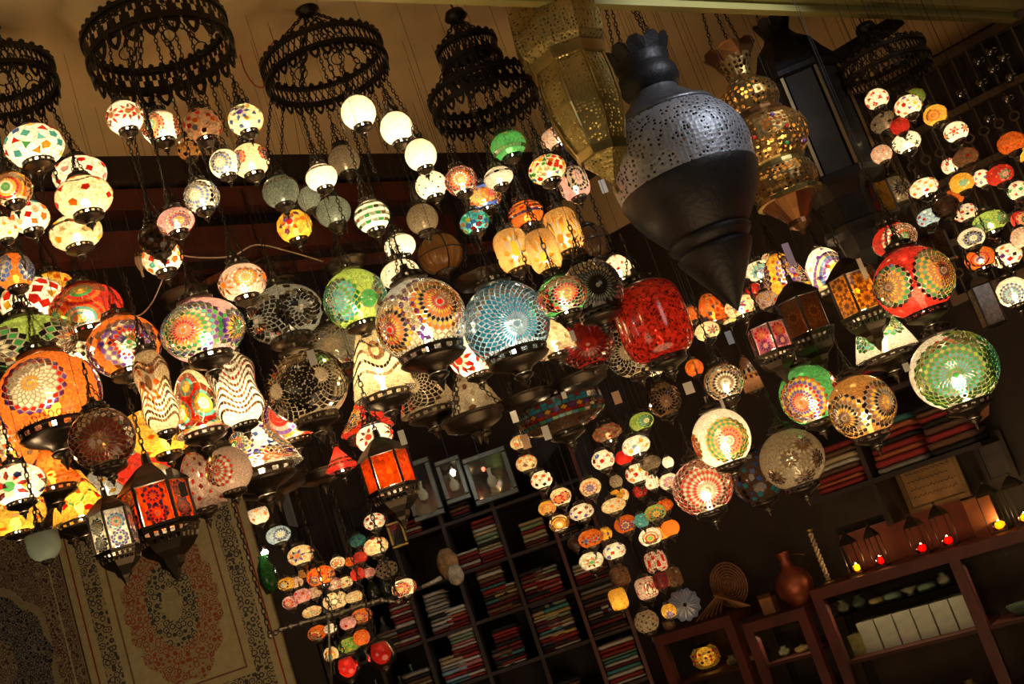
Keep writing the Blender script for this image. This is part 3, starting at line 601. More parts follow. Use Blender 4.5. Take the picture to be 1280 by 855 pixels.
# ---- the big globes of the front row and those behind them (nearest first)
for a in [
 (62,495,58,52,'W','o',22,'M.0,-.3,38,20,ywwwwru,3 M-.95,.35,24,12,kuku,1 S.25,.85,30,6,up,3',1.05,'large orange globe lamp with a white sunflower inside a ring of purple diamonds',3.0),
 (384,483,48,44,'L','h',34,'N-.6,.1,62,22,-kkkkkkkkk,1 N.45,-.3,55,22,-kkkkkkkk,1',.3,'large unlit tan globe lamp with two black net flowers',3.1),
 (527,402,53,51,'W','s',30,'M.45,-.42,50,24,ryokyowwu,2 M-.62,.2,46,22,ryokywwu,1',.5,'large silver globe lamp with two purple and orange dahlia medallions',3.0),
 (633,405,50,50,'W','q',30,'N.25,.0,125,36,qzzzzzzzzzzzzzzz,1',.55,'large turquoise blue globe lamp with a fine spiral web',3.05),
 (444,374,37,36,'L','l',20,'M-.45,.1,44,18,tztgtzg,3 F.55,.0,30,14,gl,3',.75,'lime green globe lamp with turquoise flowers',3.15),
 (254,413,48,37,'g','p',30,'M-.2,.05,58,22,oroygctugu,2 M.95,.0,36,16,gyug,1',1.0,'large pink globe lamp with a green, orange and purple diamond rosette',3.05),
 (355,393,46,34,'g','s',26,'N-.5,.25,50,18,-kkkkkk,1 N.6,-.15,38,16,-kkkk,1 X50,7,k',.3,'large unlit grey globe lamp with black lace flowers',3.15),
 (303,353,28,22,'g','f',16,'M.35,-.15,34,14,ywyow,3 S-.6,.2,36,8,oo,3',1,'orange and pink globe lamp with a yellow daisy, above the black lace globe',3.2),
 (155,433,42,36,'g','o',14,'M.45,-.1,50,18,gwruwuo,3 Z95,20,20,uo,d Z75,20,20,ou,d',.95,'orange globe lamp with purple diamond flowers left of the large pink globe',3.15),
 (108,387,42,29,'g','r',14,'F-.5,.3,40,16,tyror,1 F.2,.45,42,16,ytwtoro,1 F.1,-.6,38,14,ygror,1 Z25,12,20,b',1,'red globe lamp with turquoise and yellow peacock fans',3.1),
 (18,340,22,28,'g','o',14,'M-.5,-.2,46,10,bsbb,3 M.95,-.2,40,12,bqb,2',1,'orange globe lamp with dark blue mesh, cut by the left edge',3.15),
 (42,378,37,28,'g','w',8,'X60,12,rowycor',1,'cream and vermilion pebble patterned globe lamp below the blue mesh one',3.3),
 (66,362,26,20,'g','y',9,'X50,11,rywo',.9,'yellow and red spotted lamp behind the vermilion pebble globe',3.5),
 (36,430,54,28,'g','l',9,'M-.4,.3,50,14,kwkgk,3',.5,'black and white diamond lamp seen around a wide dark pierced dish',3.2),
 (96,437,30,30,'g','l',9,'M-.1,.0,62,16,gkwkwg,2 X20,8,yu',.8,'green and black diamond lamp between the dark dish and the purple diamond globe',3.45),
 (195,490,25,50,'v','c',16,'S-.1,-.35,42,8,on,3 W50,7,40,n W60,7,40,n W86,9,40,n W96,9,40,n W106,9,40,j W116,8,40,n W126,8,40,j W136,6,40,n',.65,'tall brown and cream vase lamp with a golden star',3.05),
 (245,503,32,40,'f','c',10,'F-.3,.3,44,12,wytroc,3 F.5,-.1,42,12,wytro,3 F-.2,-.55,36,12,ytro,3 F.6,.75,34,12,wytr,3',1.1,'fan patterned lamp of turquoise, yellow and red scales',3.2),
 (294,487,34,43,'v','w',14,'W45,10,44,n W56,12,44,n W67,14,44,nr W78,14,44,n W89,14,44,n W100,12,44,na W111,12,44,n W122,10,40,n W134,8,40,n',.7,'curvy white vase lamp with brown zebra waves',3.05),
 (128,549,38,37,'L','n',22,'N.25,.0,75,26,-mmmmmm,1',.22,'dull brown globe lamp with a fine red spiral',2.9),
 (204,540,40,28,'w','y',18,'W80,10,40,cw X20,7,yo',1,'yellow crackled bowl lamp below the brown and cream vase lamp',3.25),
 (180,582,36,24,'g','r',14,'F-.5,-.9,50,14,ytot,2 X24,8,mo',.8,'red lamp with a turquoise edged yellow panel',3.1),
 (62,585,32,27,'t','o',14,'X90,6,yo',1,'vermilion tent shaped lamp with yellow beads',3.0),
 (96,622,34,32,'b','y',16,'W70,14,26,tr W100,14,26,ty X20,9,or',.8,'yellow bell lamp edged with turquoise arches and a lime skirt',3.05),
 (130,606,24,20,'g','s',14,'X20,9,y',.35,'silver grey crackled lamp with yellow patches near the vermilion tent lamp',3.3),
 (10,555,36,36,'g','o',12,'M-.1,-.3,44,14,twoy,3 X30,7,qbw',1.1,'orange and turquoise flowered globe lamp at the left edge below the large orange globe',3.1),
 (22,606,32,24,'g','w',10,'S.1,-.0,50,8,rg,3 X24,9,ryb',1.2,'white lamp with a red star around a green centre',3.0),
 (18,648,36,18,'w','y',12,'Z60,14,30,ow X16,8,wo',1.1,'yellow white bowl lamp at the left edge above the blue carpet',3.15),
 (248,602,26,36,'f','f',18,'X60,6,rm',.25,'dull pink lamp with red lattice beside the dark price tags',3.35),
 (286,588,27,32,'L','f',30,'M-.3,-.1,40,16,rfrfr,1',.3,'dusty pink globe lamp with a dotted rosette',3.2),
 (318,562,52,31,'b','w',16,'M-.55,-.2,44,20,gyogbyu,3 M.55,.4,34,16,oryu,2 X30,7,bu',1,'wide bell lamp with a green and orange rosette on white and blue chips',3.1),
 (362,520,32,33,'g','r',12,'F-.2,-.1,70,24,rrpuywy,2',.95,'crimson lamp with yellow toothed crescents, behind the brown net lamps',3.4),
 (420,436,40,28,'L','h',30,'N.0,-.1,90,26,-sesesesl,1',.25,'unlit brownish green globe lamp with a white price tag',3.25),
 (470,455,38,44,'b','c',22,'W60,10,44,k W80,10,44,ff W96,10,44,k W112,8,44,h F.1,-.5,26,12,cnc,2',.7,'cream vase shaped lamp with pink and black wavy bands',3.2),
 (528,484,36,34,'b','h',26,'N-.3,-.1,60,20,-kkkkkk,2',.25,'unlit tan bell lamp with black net below the silver dahlia globe',3.3),
 (590,440,30,36,'g','w',16,'S-.5,.3,40,8,rr,3 S.3,.55,34,8,ro,3 X16,7,yr',1.1,'white lamp with red petals between the silver and turquoise globes',3.35),
 (590,495,34,30,'b','h',26,'X40,8,nh',.18,'unlit dull beige bell lamp under the turquoise globe',3.35),
 (702,371,31,24,'g','g',14,'M.15,-.1,60,18,yorkgrkr,2 M-.8,.3,36,14,ryk,1',.6,'green oval lamp with an orange and red target rosette',2.95),
 (741,363,35,44,'W','k',0,'N.1,-.15,125,30,-ssssssssss,1',.08,'black globe lamp covered in a white spiral net',3.2),
 (690,422,24,22,'f','c',14,'X26,9,ch',.55,'cream crackled shell lamp behind the green oval lamp',3.4),
 (733,432,34,26,'w','r',30,'N.0,.0,80,24,-mmmmmm,1',.12,'dull red bowl lamp left of the ruby glass lantern',3.5),
 (772,335,20,16,'f','w',14,'X20,7,ror',.6,'small cream fan lamp with red chips above the ruby glass lantern',3.5),
 (790,440,32,30,'w','h',26,'N-.3,.0,70,22,-kkkkkk,1',.2,'unlit tan bowl lamp with black net behind the ruby glass lantern',3.6),
 (702,520,52,20,'w','j',12,'Z56,12,40,zm Z68,12,40,zz Z84,18,34,yu,d Z96,10,40,mr Z108,10,40,zg',.12,'long shallow bowl lamp with yellow diamonds on dark red and teal',3.3),
 (456,520,34,22,'t','r',14,'X60,8,oyrl M-.6,.2,40,14,ugyo,2',.7,'red and orange tent lamp with a green speckled rim above the orange panelled lantern',3.35),
 (468,547,22,18,'g','w',12,'S-.2,-.1,40,7,rr,4 Z40,12,20,u',1.2,'bright white lamp with red flowers right above the orange panelled lantern',3.2),
 (424,574,20,15,'t','r',10,'Z95,14,24,uy Z115,14,24,wr',.9,'little red, white and purple tent lamp left of the orange panelled lantern',3.3),
 (55,683,19,18,'w','e',0,'',.1,'clear greenish glass cup lamp before the blue carpet',2.9),
 (84,640,32,18,'b','j',26,'X50,8,kn',.05,'dark brown netted bell lamp above the clear glass cup',3.2),
 # right side, large
 (1142,353,46,42,'L','r',20,'M.45,-.25,46,22,noyaygygk,2 M-.82,.15,36,18,nyaygk,1',.6,'large red globe lamp with two gold and green rosettes',3.35),
 (1192,463,50,46,'L','w',26,'M-.3,.1,60,26,gttgtglgllg,2 M.85,-.25,36,16,gtgtgl,1 M.1,-.95,30,14,lg,1 M.5,.8,28,14,lgl,1',.4,'large green globe lamp with scalloped rosettes on white',3.3),
 (1077,509,39,38,'L','a',26,'M-.7,.3,42,20,nyknyk,1 M.5,-.2,44,22,ynkynk,1',.5,'gold globe lamp with two brown lace rosettes',3.5),
 (1012,494,35,36,'g','g',16,'M-.5,.2,50,22,oruyruyo,2 M.95,-.2,40,16,yoro,1',.65,'green lamp with an orange and purple rosette left of the gold globe',3.65),
 (990,574,38,36,'L','h',30,'M-.3,-.1,20,12,nnh,1 M.2,.45,20,12,nh,1 M.55,-.1,18,12,nh,1 M.1,-.55,20,12,nh,1 M-.6,.5,18,12,nh,1',.12,'unlit brown globe lamp sprinkled with small round flowers',3.5),
 (902,548,34,35,'g','w',30,'M.08,-.02,46,20,wroroygygy,2 M-.95,.3,26,12,ory,1',.6,'rounded cream lamp with a red, green and yellow sun',3.4),
 (878,609,35,33,'L','p',26,'M.0,.0,78,26,wfrfrfrrfrf,2',.7,'coral pink globe lamp with fine concentric rings',3.55),
 (945,596,30,32,'L','j',20,'X110,7,kbzbs',.06,'dim dark blue glass globe lamp between the coral and brown globes',3.8),
 (1098,415,38,32,'b','w',30,'M-.75,.1,40,16,ggtg,1 M.1,-.6,44,16,tggltg,1',.6,'white and green bell lamp under the yellow panelled lantern',3.6),
 (1118,300,26,19,'g','r',12,'M.15,-.05,60,20,gowrwrw,2',.65,'red oval lamp with a cream star around a green eye, above the large red globe',3.7),
 (905,478,24,22,'g','n',20,'M-.1,.0,66,22,wnwkawkw,2',.45,'brown and gold scalloped lamp with a shell rosette',3.75),
 (936,468,12,22,'f','n',14,'Z80,14,20,wk Z100,12,20,ak',.4,'narrow gold and black shell lamp beside the brown shell rosette lamp',3.9),
 (978,343,27,26,'f','y',10,'M.3,-.2,50,16,uyunu,3 X30,7,yor',.75,'yellow fan lamp with purple peacock eyes behind a lilac tag',3.75),
 (1032,337,30,27,'f','w',12,'F.25,.1,60,18,nywubcu,2 X26,7,uow',1.1,'white flaring lamp with purple and gold scallops above the yellow panelled lantern',3.65),
 (888,386,17,19,'f','o',8,'X60,10,rwobn',.7,'small fan lamp in orange and blue wedges below the dark cone',3.8),
 (830,500,20,24,'L','n',22,'N.0,.0,90,18,-kkkkkk,1',.15,'brown netted globe lamp with one small gleam, above the pale green lamp',3.7),
]: lamp(a[0], a[1], a[2]*1.07, a[3]*1.07, *a[4:10], d=a[10], dish=True)
# ---- small lamps, right hand group
for a in [
 (1096,124,15,13,'g','w',9,'X22,15,rrm',.9,'cream and red splashed lamp hanging first on the right hand ring'),
 (1135,133,17,14,'g','w',8,'X34,11,uroy',1,'white lamp with purple and orange crumbs'),
 (1143,122,14,11,'g','l',8,'X20,9,ly',.3,'dim lime lamp behind the purple crumb lamp'),
 (1169,144,15,13,'g','y',10,'F-.45,.2,40,10,oyoy,3',1,'pale yellow lamp with orange swirls'),
 (1195,165,15,13,'g','w',12,'S-.5,.1,32,6,rr,3 S.45,-.2,32,6,ro,3',1.1,'cream lamp with two small red stars'),
 (1107,153,19,13,'g','h',12,'X20,9,j',.15,'dull greyish lamp above the black starred cream lamp'),
 (1125,158,12,11,'g','r',8,'X20,12,ro',.6,'small red lamp behind the dull greyish one'),
 (1133,178,18,13,'g','w',14,'S-.2,-.2,22,6,kw,5 S.5,.3,18,5,k,3',1,'cream lamp with black stars'),
 (1102,193,13,12,'g','f',8,'X30,8,wo',.8,'small pink lamp with white crumbs beside the dark glass lantern'),
 (1207,197,16,12,'g','n',9,'X24,10,rn',.3,'brownish lamp with red flowers under the two starred cream lamp'),
 (1187,208,10,11,'g','w',8,'X16,16,rr',.8,'tiny white and red lamp left of the brownish flowered one'),
 (1264,179,17,14,'g','o',12,'X40,7,ro',.75,'coral orange speckled lamp near the right edge'),
 (1279,193,10,12,'g','y',8,'X20,12,yo',.8,'yellow lamp cut by the right edge, under the coral speckled lamp'),
 (1250,219,17,13,'g','r',12,'X30,6,gpo M.0,.1,30,8,pgr,2',.8,'coral red lamp with tiny green dots'),
 (1228,223,11,12,'g','w',8,'X24,13,uur',.9,'white and purple lamp touching the coral red dotted one'),
 (1202,229,15,13,'g','y',10,'X30,8,wyo M-.2,.1,22,8,tt,2',.95,'yellow lamp with a turquoise dot'),
 (1272,238,13,12,'g','w',9,'X24,14,rgm',.8,'red and white lamp at the right edge above the vermilion one'),
 (1155,235,18,12,'g','w',10,'X32,11,oyro',1,'white lamp with orange leaves right of the dull grey globe'),
 (1120,239,19,20,'g','h',16,'M.0,-.1,40,14,kh,2',.1,'dull grey globe lamp with a dark flower'),
 (1182,258,17,14,'g','j',14,'X50,8,kn',.1,'dark brown round lamp with tiny dots'),
 (1192,247,13,11,'g','o',8,'',.8,'plain orange lamp behind the dark dotted brown one'),
 (1161,272,15,11,'g','q',8,'X30,10,wbr',.9,'pale blue and white lamp left of the dark dotted brown one'),
 (1207,266,15,11,'g','w',8,'X36,11,rukr',.75,'white lamp with red and dark patches above the green flowered lamp'),
 (1237,278,22,14,'g','l',14,'M-.65,.4,34,14,gglg,1 M.5,-.2,36,14,wggl,2',.8,'long pale green lamp with dark green sunflowers'),
 (1214,298,17,13,'g','w',12,'M-.2,.1,44,12,wbkb,3',.85,'white lamp with navy petals beneath the long green lamp'),
 (1276,275,12,14,'g','r',8,'M.0,.0,50,10,kor,2',.9,'vermilion lamp cut by the right edge'),
 (1278,297,14,14,'g','f',10,'X20,8,ow',.9,'pale salmon lamp cut by the right edge under the vermilion one'),
 (1225,323,19,14,'g','o',10,'F-.35,.2,40,12,upor,3',.85,'orange lamp with purple target ring'),
 (1258,320,19,15,'g','w',8,'X34,12,yourk',.85,'white globe lamp with brown and yellow lattice right of the purple target lamp'),
 (1266,365,20,19,'g','w',16,'M-.45,.2,44,16,btbqb,2 M.7,.2,24,10,bu,2',.9,'white globe lamp with a blue sunflower at the right edge'),
 (948,340,18,14,'g','w',9,'M.0,.0,44,12,bttq,3 X12,9,k',.9,'white lamp with turquoise flowers left of the yellow fan lamp'),
 (963,325,13,10,'g','c',9,'X24,9,yrw',.6,'little cream lamp behind the turquoise flowered white lamp'),
 (980,368,17,12,'g','r',9,'X40,9,wro',.9,'red oval lamp with white crumbs under the yellow fan lamp'),
 (926,383,21,14,'g','c',10,'S-.3,.0,34,7,ub,3 X24,8,ory',.95,'cream lamp with purple and red flowers below the dark cone'),
 (943,366,12,14,'g','r',9,'X24,12,crb',.6,'dusky red mottled lamp between the cream flowered lamps'),
 (958,375,14,12,'g','f',8,'X24,12,nyr',.5,'faded rose lamp with brown chips by the white crumb red oval'),
 (957,412,19,14,'g','w',9,'M-.4,.1,34,8,bror,3 M.5,-.2,34,8,yror,3',1,'white lamp with blue and red flowers above the pink panelled lantern'),
 (884,414,16,12,'g','c',12,'S.3,-.1,34,7,rn,3',.9,'pale cream oval lamp with one red brown flower'),
 (864,393,11,10,'g','o',8,'X10,12,yo',.8,'small orange lamp at the right of the ruby glass lantern'),
 (912,360,9,9,'g','c',8,'X16,14,rw',.7,'tiny cream and red lamp touching the dark cone'),
 (920,358,10,8,'g','r',8,'X20,14,mor',.5,'tiny dark red lamp behind the tiny cream and red one'),
 (910,398,11,8,'g','c',8,'X12,12,yw',.8,'tiny pale lamp over the pale cream oval'),
]: lamp(*a[:9], a[9], d=3.85 if a[0] > 1090 else 3.75, group='small lamps on the right')
# ---- tiny lamps of the middle cluster
T = [
 (868,460,11,11,'g','o',6,'X12,14,yo',1,'plain glowing orange lamp beside a white price tag'),
 (818,462,10,9,'g','w',8,'',1,'tiny bright white lamp under the ruby glass lantern'),
 (802,527,15,11,'g','l',12,'M.3,-.1,40,12,wgtg,2',.8,'pale green lamp, the only green one high in the cluster'),
 (759,541,18,11,'g','n',10,'X40,9,orm',.35,'dim rust coloured lamp left of the pale green one'),
 (795,557,17,12,'g','w',8,'X24,13,oyq',.95,'bright cream lamp with orange blotches under the pale green one'),
 (754,575,14,12,'g','w',9,'X24,14,rrmb',.9,'white lamp with a red rim pattern left of the plain red one'),
 (780,572,11,9,'g','r',0,'',.8,'plain red lamp between two cream ones'),
 (813,579,13,9,'g','h',8,'',.12,'dull khaki lamp below the bright orange blotched one'),
 (835,578,7,8,'g','w',6,'',.9,'tiny cream lamp at the tip of the dull khaki one'),
 (796,592,14,12,'g','w',8,'X24,15,ory',.9,'white lamp with orange tulips, third row of the cluster'),
 (770,602,8,8,'g','h',6,'',.2,'tiny dull beige lamp left of the orange tulip one'),
 (815,603,9,10,'g','w',8,'X10,15,or',.9,'small cream lamp left of the pink spotted one'),
 (836,602,12,10,'g','w',8,'M.1,.0,44,8,pv,3',.9,'white lamp with pink spots touching the coral globe'),
 (800,614,9,8,'g','r',6,'X20,16,pm',.5,'small dark red striped lamp under the orange tulip row'),
 (738,609,13,11,'g','c',9,'M-.1,.0,46,10,upo,3',.9,'cream lamp with a purple centred orange flower'),
 (771,618,10,6,'g','y',8,'X10,14,wo',.8,'flat yellow lamp right of the purple centred one'),
 (658,579,13,10,'g','c',9,'X20,13,no',.8,'cream lamp with brown veins near the left of the cluster'),
 (650,553,12,9,'g','c',6,'X10,16,oy',.8,'pale orange lamp highest at the left of the cluster'),
 (677,600,13,11,'g','w',9,'X26,13,rok',.9,'white lamp with red checks left of the cluster middle'),
 (701,621,13,11,'g','c',9,'M-.2,.2,34,8,or,3 M.4,-.2,34,8,or,3',.9,'cream lamp with orange rings below the red checked one'),
 (684,635,11,9,'g','y',9,'M.0,.0,44,8,yo,3',.85,'yellow orange lamp tucked under the orange ringed one'),
 (727,640,15,10,'g','w',8,'X26,13,unrw',.9,'white lamp with purple brown flowers in the fourth row'),
 (699,654,12,10,'g','c',9,'F.0,.0,60,12,wyaya,3',.9,'cream lamp with concentric amber rings'),
 (767,632,15,9,'g','c',8,'X26,12,owo',.95,'creamy lamp with orange marks right of the white purple brown one'),
 (778,619,8,8,'g','c',8,'X10,15,oy',.9,'small creamy lamp perched above the orange marked one'),
 (782,655,14,11,'g','o',9,'M-.1,.0,34,8,uyur,3 M.8,.0,30,8,yu,2',.8,'purple and orange lamp with yellow eyes'),
 (802,651,9,9,'g','t',6,'X10,12,q',.5,'pale turquoise lamp between two flowered ones'),
 (819,641,13,10,'g','l',9,'M.0,.0,46,10,ygo,3',.8,'greenish yellow lamp with a flower right of the turquoise one'),
 (831,632,10,8,'g','o',8,'X20,13,ry',.8,'small burnt orange lamp above the greenish yellow one'),
 (813,671,14,11,'g','w',9,'F-.1,.0,44,8,gyrwo,3',1,'white oval lamp with a green and orange eye'),
 (838,660,11,10,'g','o',0,'',1.3,'vivid plain orange lamp at the right end of a row'),
 (827,666,9,9,'g','y',8,'X18,13,or',.8,'amber speckled lamp left of the vivid orange one'),
 (738,673,15,11,'g','o',9,'S-.4,.1,34,5,ru,3 S.4,-.1,34,5,rr,3',.9,'orange lamp with red tulips'),
 (757,667,8,9,'g','y',8,'X16,16,nu',.7,'yellow and brown banded little lamp right of the red tulip one'),
 (718,679,9,8,'g','j',6,'',.05,'dark grey unlit little lamp left of the red tulip one'),
 (768,689,14,10,'g','w',8,'X24,14,urbp',.85,'white lamp with mauve and red blots above the green starry one'),
 (739,701,15,11,'g','w',9,'S.0,.0,40,7,og,3 X20,9,gl',.85,'white lamp with green leaves and an orange star'),
 (820,702,13,13,'o','f',9,'X36,12,mrr',.7,'square rose lamp with a dark red blot'),
 (775,720,12,12,'o','n',9,'X24,9,jm',.12,'dim brown square lamp with dark circles'),
 (842,721,10,12,'o','n',9,'X24,9,jh',.15,'dim brown square lamp right of the rose ones'),
 (808,735,13,13,'o','f',9,'M.2,-.1,30,8,wmwr,2 X20,9,rm',.7,'square rose lamp with a ringed white eye'),
 (826,726,9,10,'o','m',9,'X20,9,rm',.25,'dark crimson lamp behind the white eyed rose one'),
 (773,749,11,13,'o','y',12,'X14,9,ao',.9,'square golden yellow lamp'),
 (808,777,15,14,'g','h',14,'X60,7,jn',.12,'dull brown ball lamp with tiny dots, lowest of the cluster'),
 (836,764,9,11,'g','y',6,'M.0,.2,40,8,uy,2',.7,'yellow lamp half behind the grey blue glass flower'),
 # lower left group
 (324,645,12,10,'w','w',8,'X10,14,oo',1,'small white and orange lamp beside the right hand carpet'),
 (348,669,15,11,'g','q',12,'M.35,-.2,40,12,wqbq,2 X20,6,b',.9,'light blue lamp with a white flower'),
 (376,694,16,12,'g','c',9,'S-.1,-.1,42,6,uo,4 X14,9,or',.85,'cream lamp with a purple star and orange flowers'),
 (422,703,9,7,'g','w',8,'M.0,.0,44,8,owo,2',.9,'little white lamp with one orange ring'),
 (438,702,7,6,'g','o',6,'X12,14,yr',.8,'tiny orange and yellow lamp between the ringed and the red one'),
 (450,697,9,7,'g','r',6,'X8,13,p',.8,'small crimson lamp at the end of its row'),
 (401,720,17,12,'g','o',9,'M-.3,.2,28,8,yuor,4 X20,8,yr',.95,'orange lamp with purple eyed flowers'),
 (380,717,7,6,'g','a',6,'',.4,'tiny amber lamp left of the purple eyed orange one'),
 (358,730,10,8,'g','y',8,'M-.2,.0,40,8,qyk,2',.8,'yellow lamp with a pale blue eye'),
 (371,728,8,7,'g','f',8,'X16,15,nyr',.7,'brown and rose chipped small lamp right of the blue eyed one'),
 (447,718,9,8,'g','r',4,'X6,13,o',.9,'glossy red little lamp above the dull netted ball'),
 (461,716,8,6,'g','p',8,'X14,16,wr',.7,'pink striped tiny lamp right of the glossy red one'),
 (418,730,9,8,'g','f',8,'X20,15,rwr',.75,'pink and red checked small lamp in the third row'),
 (432,728,9,7,'g','c',8,'X20,14,orn',.75,'cream and rust small lamp right of the pink checked one'),
 (363,753,10,8,'g','p',8,'M-.1,.0,40,8,por,2',.85,'hot pink lamp with a darker ring'),
 (378,745,11,9,'g','p',8,'X24,13,orp',.85,'coral lamp with orange chips between pink neighbours'),
 (393,741,9,7,'g','f',8,'X20,14,cwn',.7,'pale rose lamp with cream chips ending the pink row'),
 (419,751,15,11,'g','c',9,'S.1,-.1,48,8,ww,2 X16,7,n',.95,'cream lamp with a white star burst'),
 (443,746,12,7,'g','c',8,'X20,12,ofc',.8,'long pale cream lamp right of the white star burst one'),
 (390,765,12,7,'g','c',8,'X20,12,oy',.85,'flat cream lamp just above the metal arm'),
 (452,770,13,9,'g','o',9,'M-.1,.0,44,10,yoro,3',.95,'glowing orange lamp with a yellow flower under the metal arm'),
 (435,779,10,8,'g','p',8,'X20,13,rp',.8,'salmon lamp left of the glowing yellow flowered one'),
 (397,791,12,9,'g','o',8,'M-.1,.1,44,8,ryo,3',.85,'orange lamp with dark red flower below the left end of the metal arm'),
 (413,786,8,6,'g','w',6,'X10,14,q',.9,'tiny white lamp right of the dark red flowered orange one'),
 (437,806,14,9,'g','l',9,'X40,9,gyg',.6,'green and yellow speckled lamp above the ruby cups'),
 (452,797,10,10,'g','o',8,'X20,11,ro',.9,'orange red lamp right of the green speckled one'),
 (414,818,9,11,'g','c',8,'M.0,.1,50,8,tyo,2',.7,'yellow ringed lamp left of the ruby cups'),
 (468,652,13,10,'g','w',9,'X22,13,rom',.9,'white lamp with rusty leaves under the orange panelled lantern'),
 (470,683,15,11,'g','c',9,'X24,12,roc',.95,'cream lamp with orange flourishes below the rusty leaf one'),
 (483,712,14,11,'g','h',22,'X50,8,k',.05,'dull ball lamp with black netting'),
 (505,735,15,11,'g','w',9,'M-.2,.0,50,12,yroro,3 X14,9,l',.95,'orange and cream lamp hanging apart before the folded textiles'),
 (447,676,10,8,'g','t',8,'X20,12,zb',.15,'dim teal glass lamp left of the orange flourish one'),
]
for a in T:
    lamp(a[0], a[1], a[2]*1.06, a[3]*1.06, *a[4:9], a[9], d=4.15 if a[0] > 600 else 4.3, power=.85, group='tiny lamps of the middle cluster' if a[0] > 600 else 'tiny lamps of the lower left cluster')
# ================================================================ big metal lanterns
def prof_z(s, d): return -s*d/F/.95
def big_lantern(name, label, px, py, d, parts, n, smooth, flute=None, crown=None, chains=4, jag=9, light=None, rot=0):
    o = P(px, py, d); root = thing(name, label, 'lantern', o); k = d/F
    for nm, prof, mat in parts:
        m = MB(); m.lathe([(r*k, prof_z(s, d)) for s, r in prof], n, None, None, rot, 0, 0, flute if nm == 'body' else None); ob = m.build(nm, mat, root, smooth)
    if crown:   # petals round the open crown
        s0, r0_, r1_, h, mat = crown; m = MB(); nn_ = jag
        for i in range(nn_):
            a = 2*math.pi*i/nn_; w = math.pi/nn_
            vs = []
            for (t, rr, zz) in ((-w, r0_, s0), (w, r0_, s0), (w*.95, r1_, s0-h*.75), (w*.4, r1_*1.06, s0-h), (-w*.4, r1_*1.06, s0-h), (-w*.95, r1_, s0-h*.75)):
                vs.append((rr*k*math.cos(a+t), rr*k*math.sin(a+t), prof_z(zz, d)))
            vs += [(x*.94, y*.94, z) for x, y, z in vs]
            m2 = MB().add(vs, [(0, 1, 2, 3, 4, 5), (11, 10, 9, 8, 7, 6)]+[(j, 6+j, 6+(j+1) % 6, (j+1) % 6) for j in range(6)])
            m2.build('crown_petal', mat, root)
    top = prof_z(crown[0]-crown[3]*.3, d) if crown else 0
    for i in range(chains):
        a = 2*math.pi*i/chains+.4; r = (crown[1] if crown else 10)*k; zt = min(CEIL-o.z, top+.45)
        chain((0, 0, zt), (r*math.cos(a), r*math.sin(a), top), root, .014)
    MB().lathe([(.0, zt), (.02, zt-.005), (.015, zt-.02), (0, zt-.025)], 8).build('ceiling_hook', IRON, root)
    if light:
        l = bpy.data.lights.new('lantern_light', 'POINT'); l.energy = light[0]; l.color = light[1]; l.shadow_soft_size = .03
        lo = bpy.data.objects.new('lantern_light', l); C.objects.link(lo); lo.parent = root; lo.location = (0, 0, prof_z(light[2], d))
    return root
GREYP = pierced('pierced_grey_iron', (.30, .31, .35), .5, 75, .30, .75); GREY = std('grey_iron', (.13, .13, .145), .42, .75, .35, 9, .2, 80); BLK = std('black_patina_iron', (.02, .019, .021), .5, .6, .3, 8, .2, 60)
BRP = pierced('pierced_brass', (.42, .33, .12), .5, 95, .30, .9); GOLDP = pierced('pierced_gold', (.34, .21, .07), .4, 62, .42, .9); BR2 = std('bright_brass', (.46, .36, .14), .3, .95, .3)
COPP = std('brown_copper', (.16, .07, .025), .4, .85, .35)
L2 = big_lantern('pierced_lantern', 'huge grey pierced metal lantern with a round belly and a black cone below', 796, 64, 3.6, [
  ('neck', [(14, 36), (24, 33), (28, 34), (34, 38), (44, 39), (52, 36), (58, 31)], BLK),
  ('shoulder', [(58, 31), (64, 33), (72, 42), (84, 56), (90, 63)], GREY), ('bead_ring', [(88, 60), (89, 65), (93, 67), (96, 66), (95, 60)], GREY),
  ('body', [(95, 66), (104, 75), (116, 83), (130, 88), (145, 90), (160, 88), (176, 86)], GREYP),
  ('lower_body', [(176, 86), (178, 87), (186, 84), (200, 79), (216, 70), (232, 58), (242, 49)], BLK),
  ('collar', [(242, 49), (245, 52), (250, 50), (255, 45), (258, 43)], BLK),
  ('bottom_cone', [(258, 43), (261, 47), (265, 46), (292, 29), (320, 11), (336, 0)], BLK)], 48, True, None, (16, 34, 41, 20, BLK), 4, 11)
L1 = big_lantern('brass_lantern', 'tall faceted brass lantern with pierced panels tapering to a point', 712, 82, 3.3, [
  ('dome', [(-120, 20), (-100, 42), (-75, 57), (-45, 61), (-20, 57), (-9, 49)], BRP),
  ('upper_band', [(-9, 47), (-8, 52), (4, 50), (5, 46)], BR2), ('body', [(5, 45), (30, 47), (60, 46), (90, 40), (112, 32)], BRP),
  ('lower_band', [(112, 31), (113, 35), (123, 32), (124, 28)], BR2), ('bottom_cone', [(124, 28), (140, 14), (156, 1)], BRP), ('drop', [(156, 1), (159, 3), (164, 3), (170, 0)], BR2)], 8, False, None, None, 1, light=(.25, (1, .7, .3), 50), rot=.35)
m = MB()
for i in range(8):
    a = .35+math.pi/4*i; k = 3.3/F; pts = [(r*k*math.cos(a), r*k*math.sin(a), prof_z(s, 3.3)) for s, r in ((5, 46.5), (30, 48.5), (60, 47.5), (90, 41.5), (112, 33))]
    MB().tube(pts, .004, 4).build('corner_rib', BR2, L1)
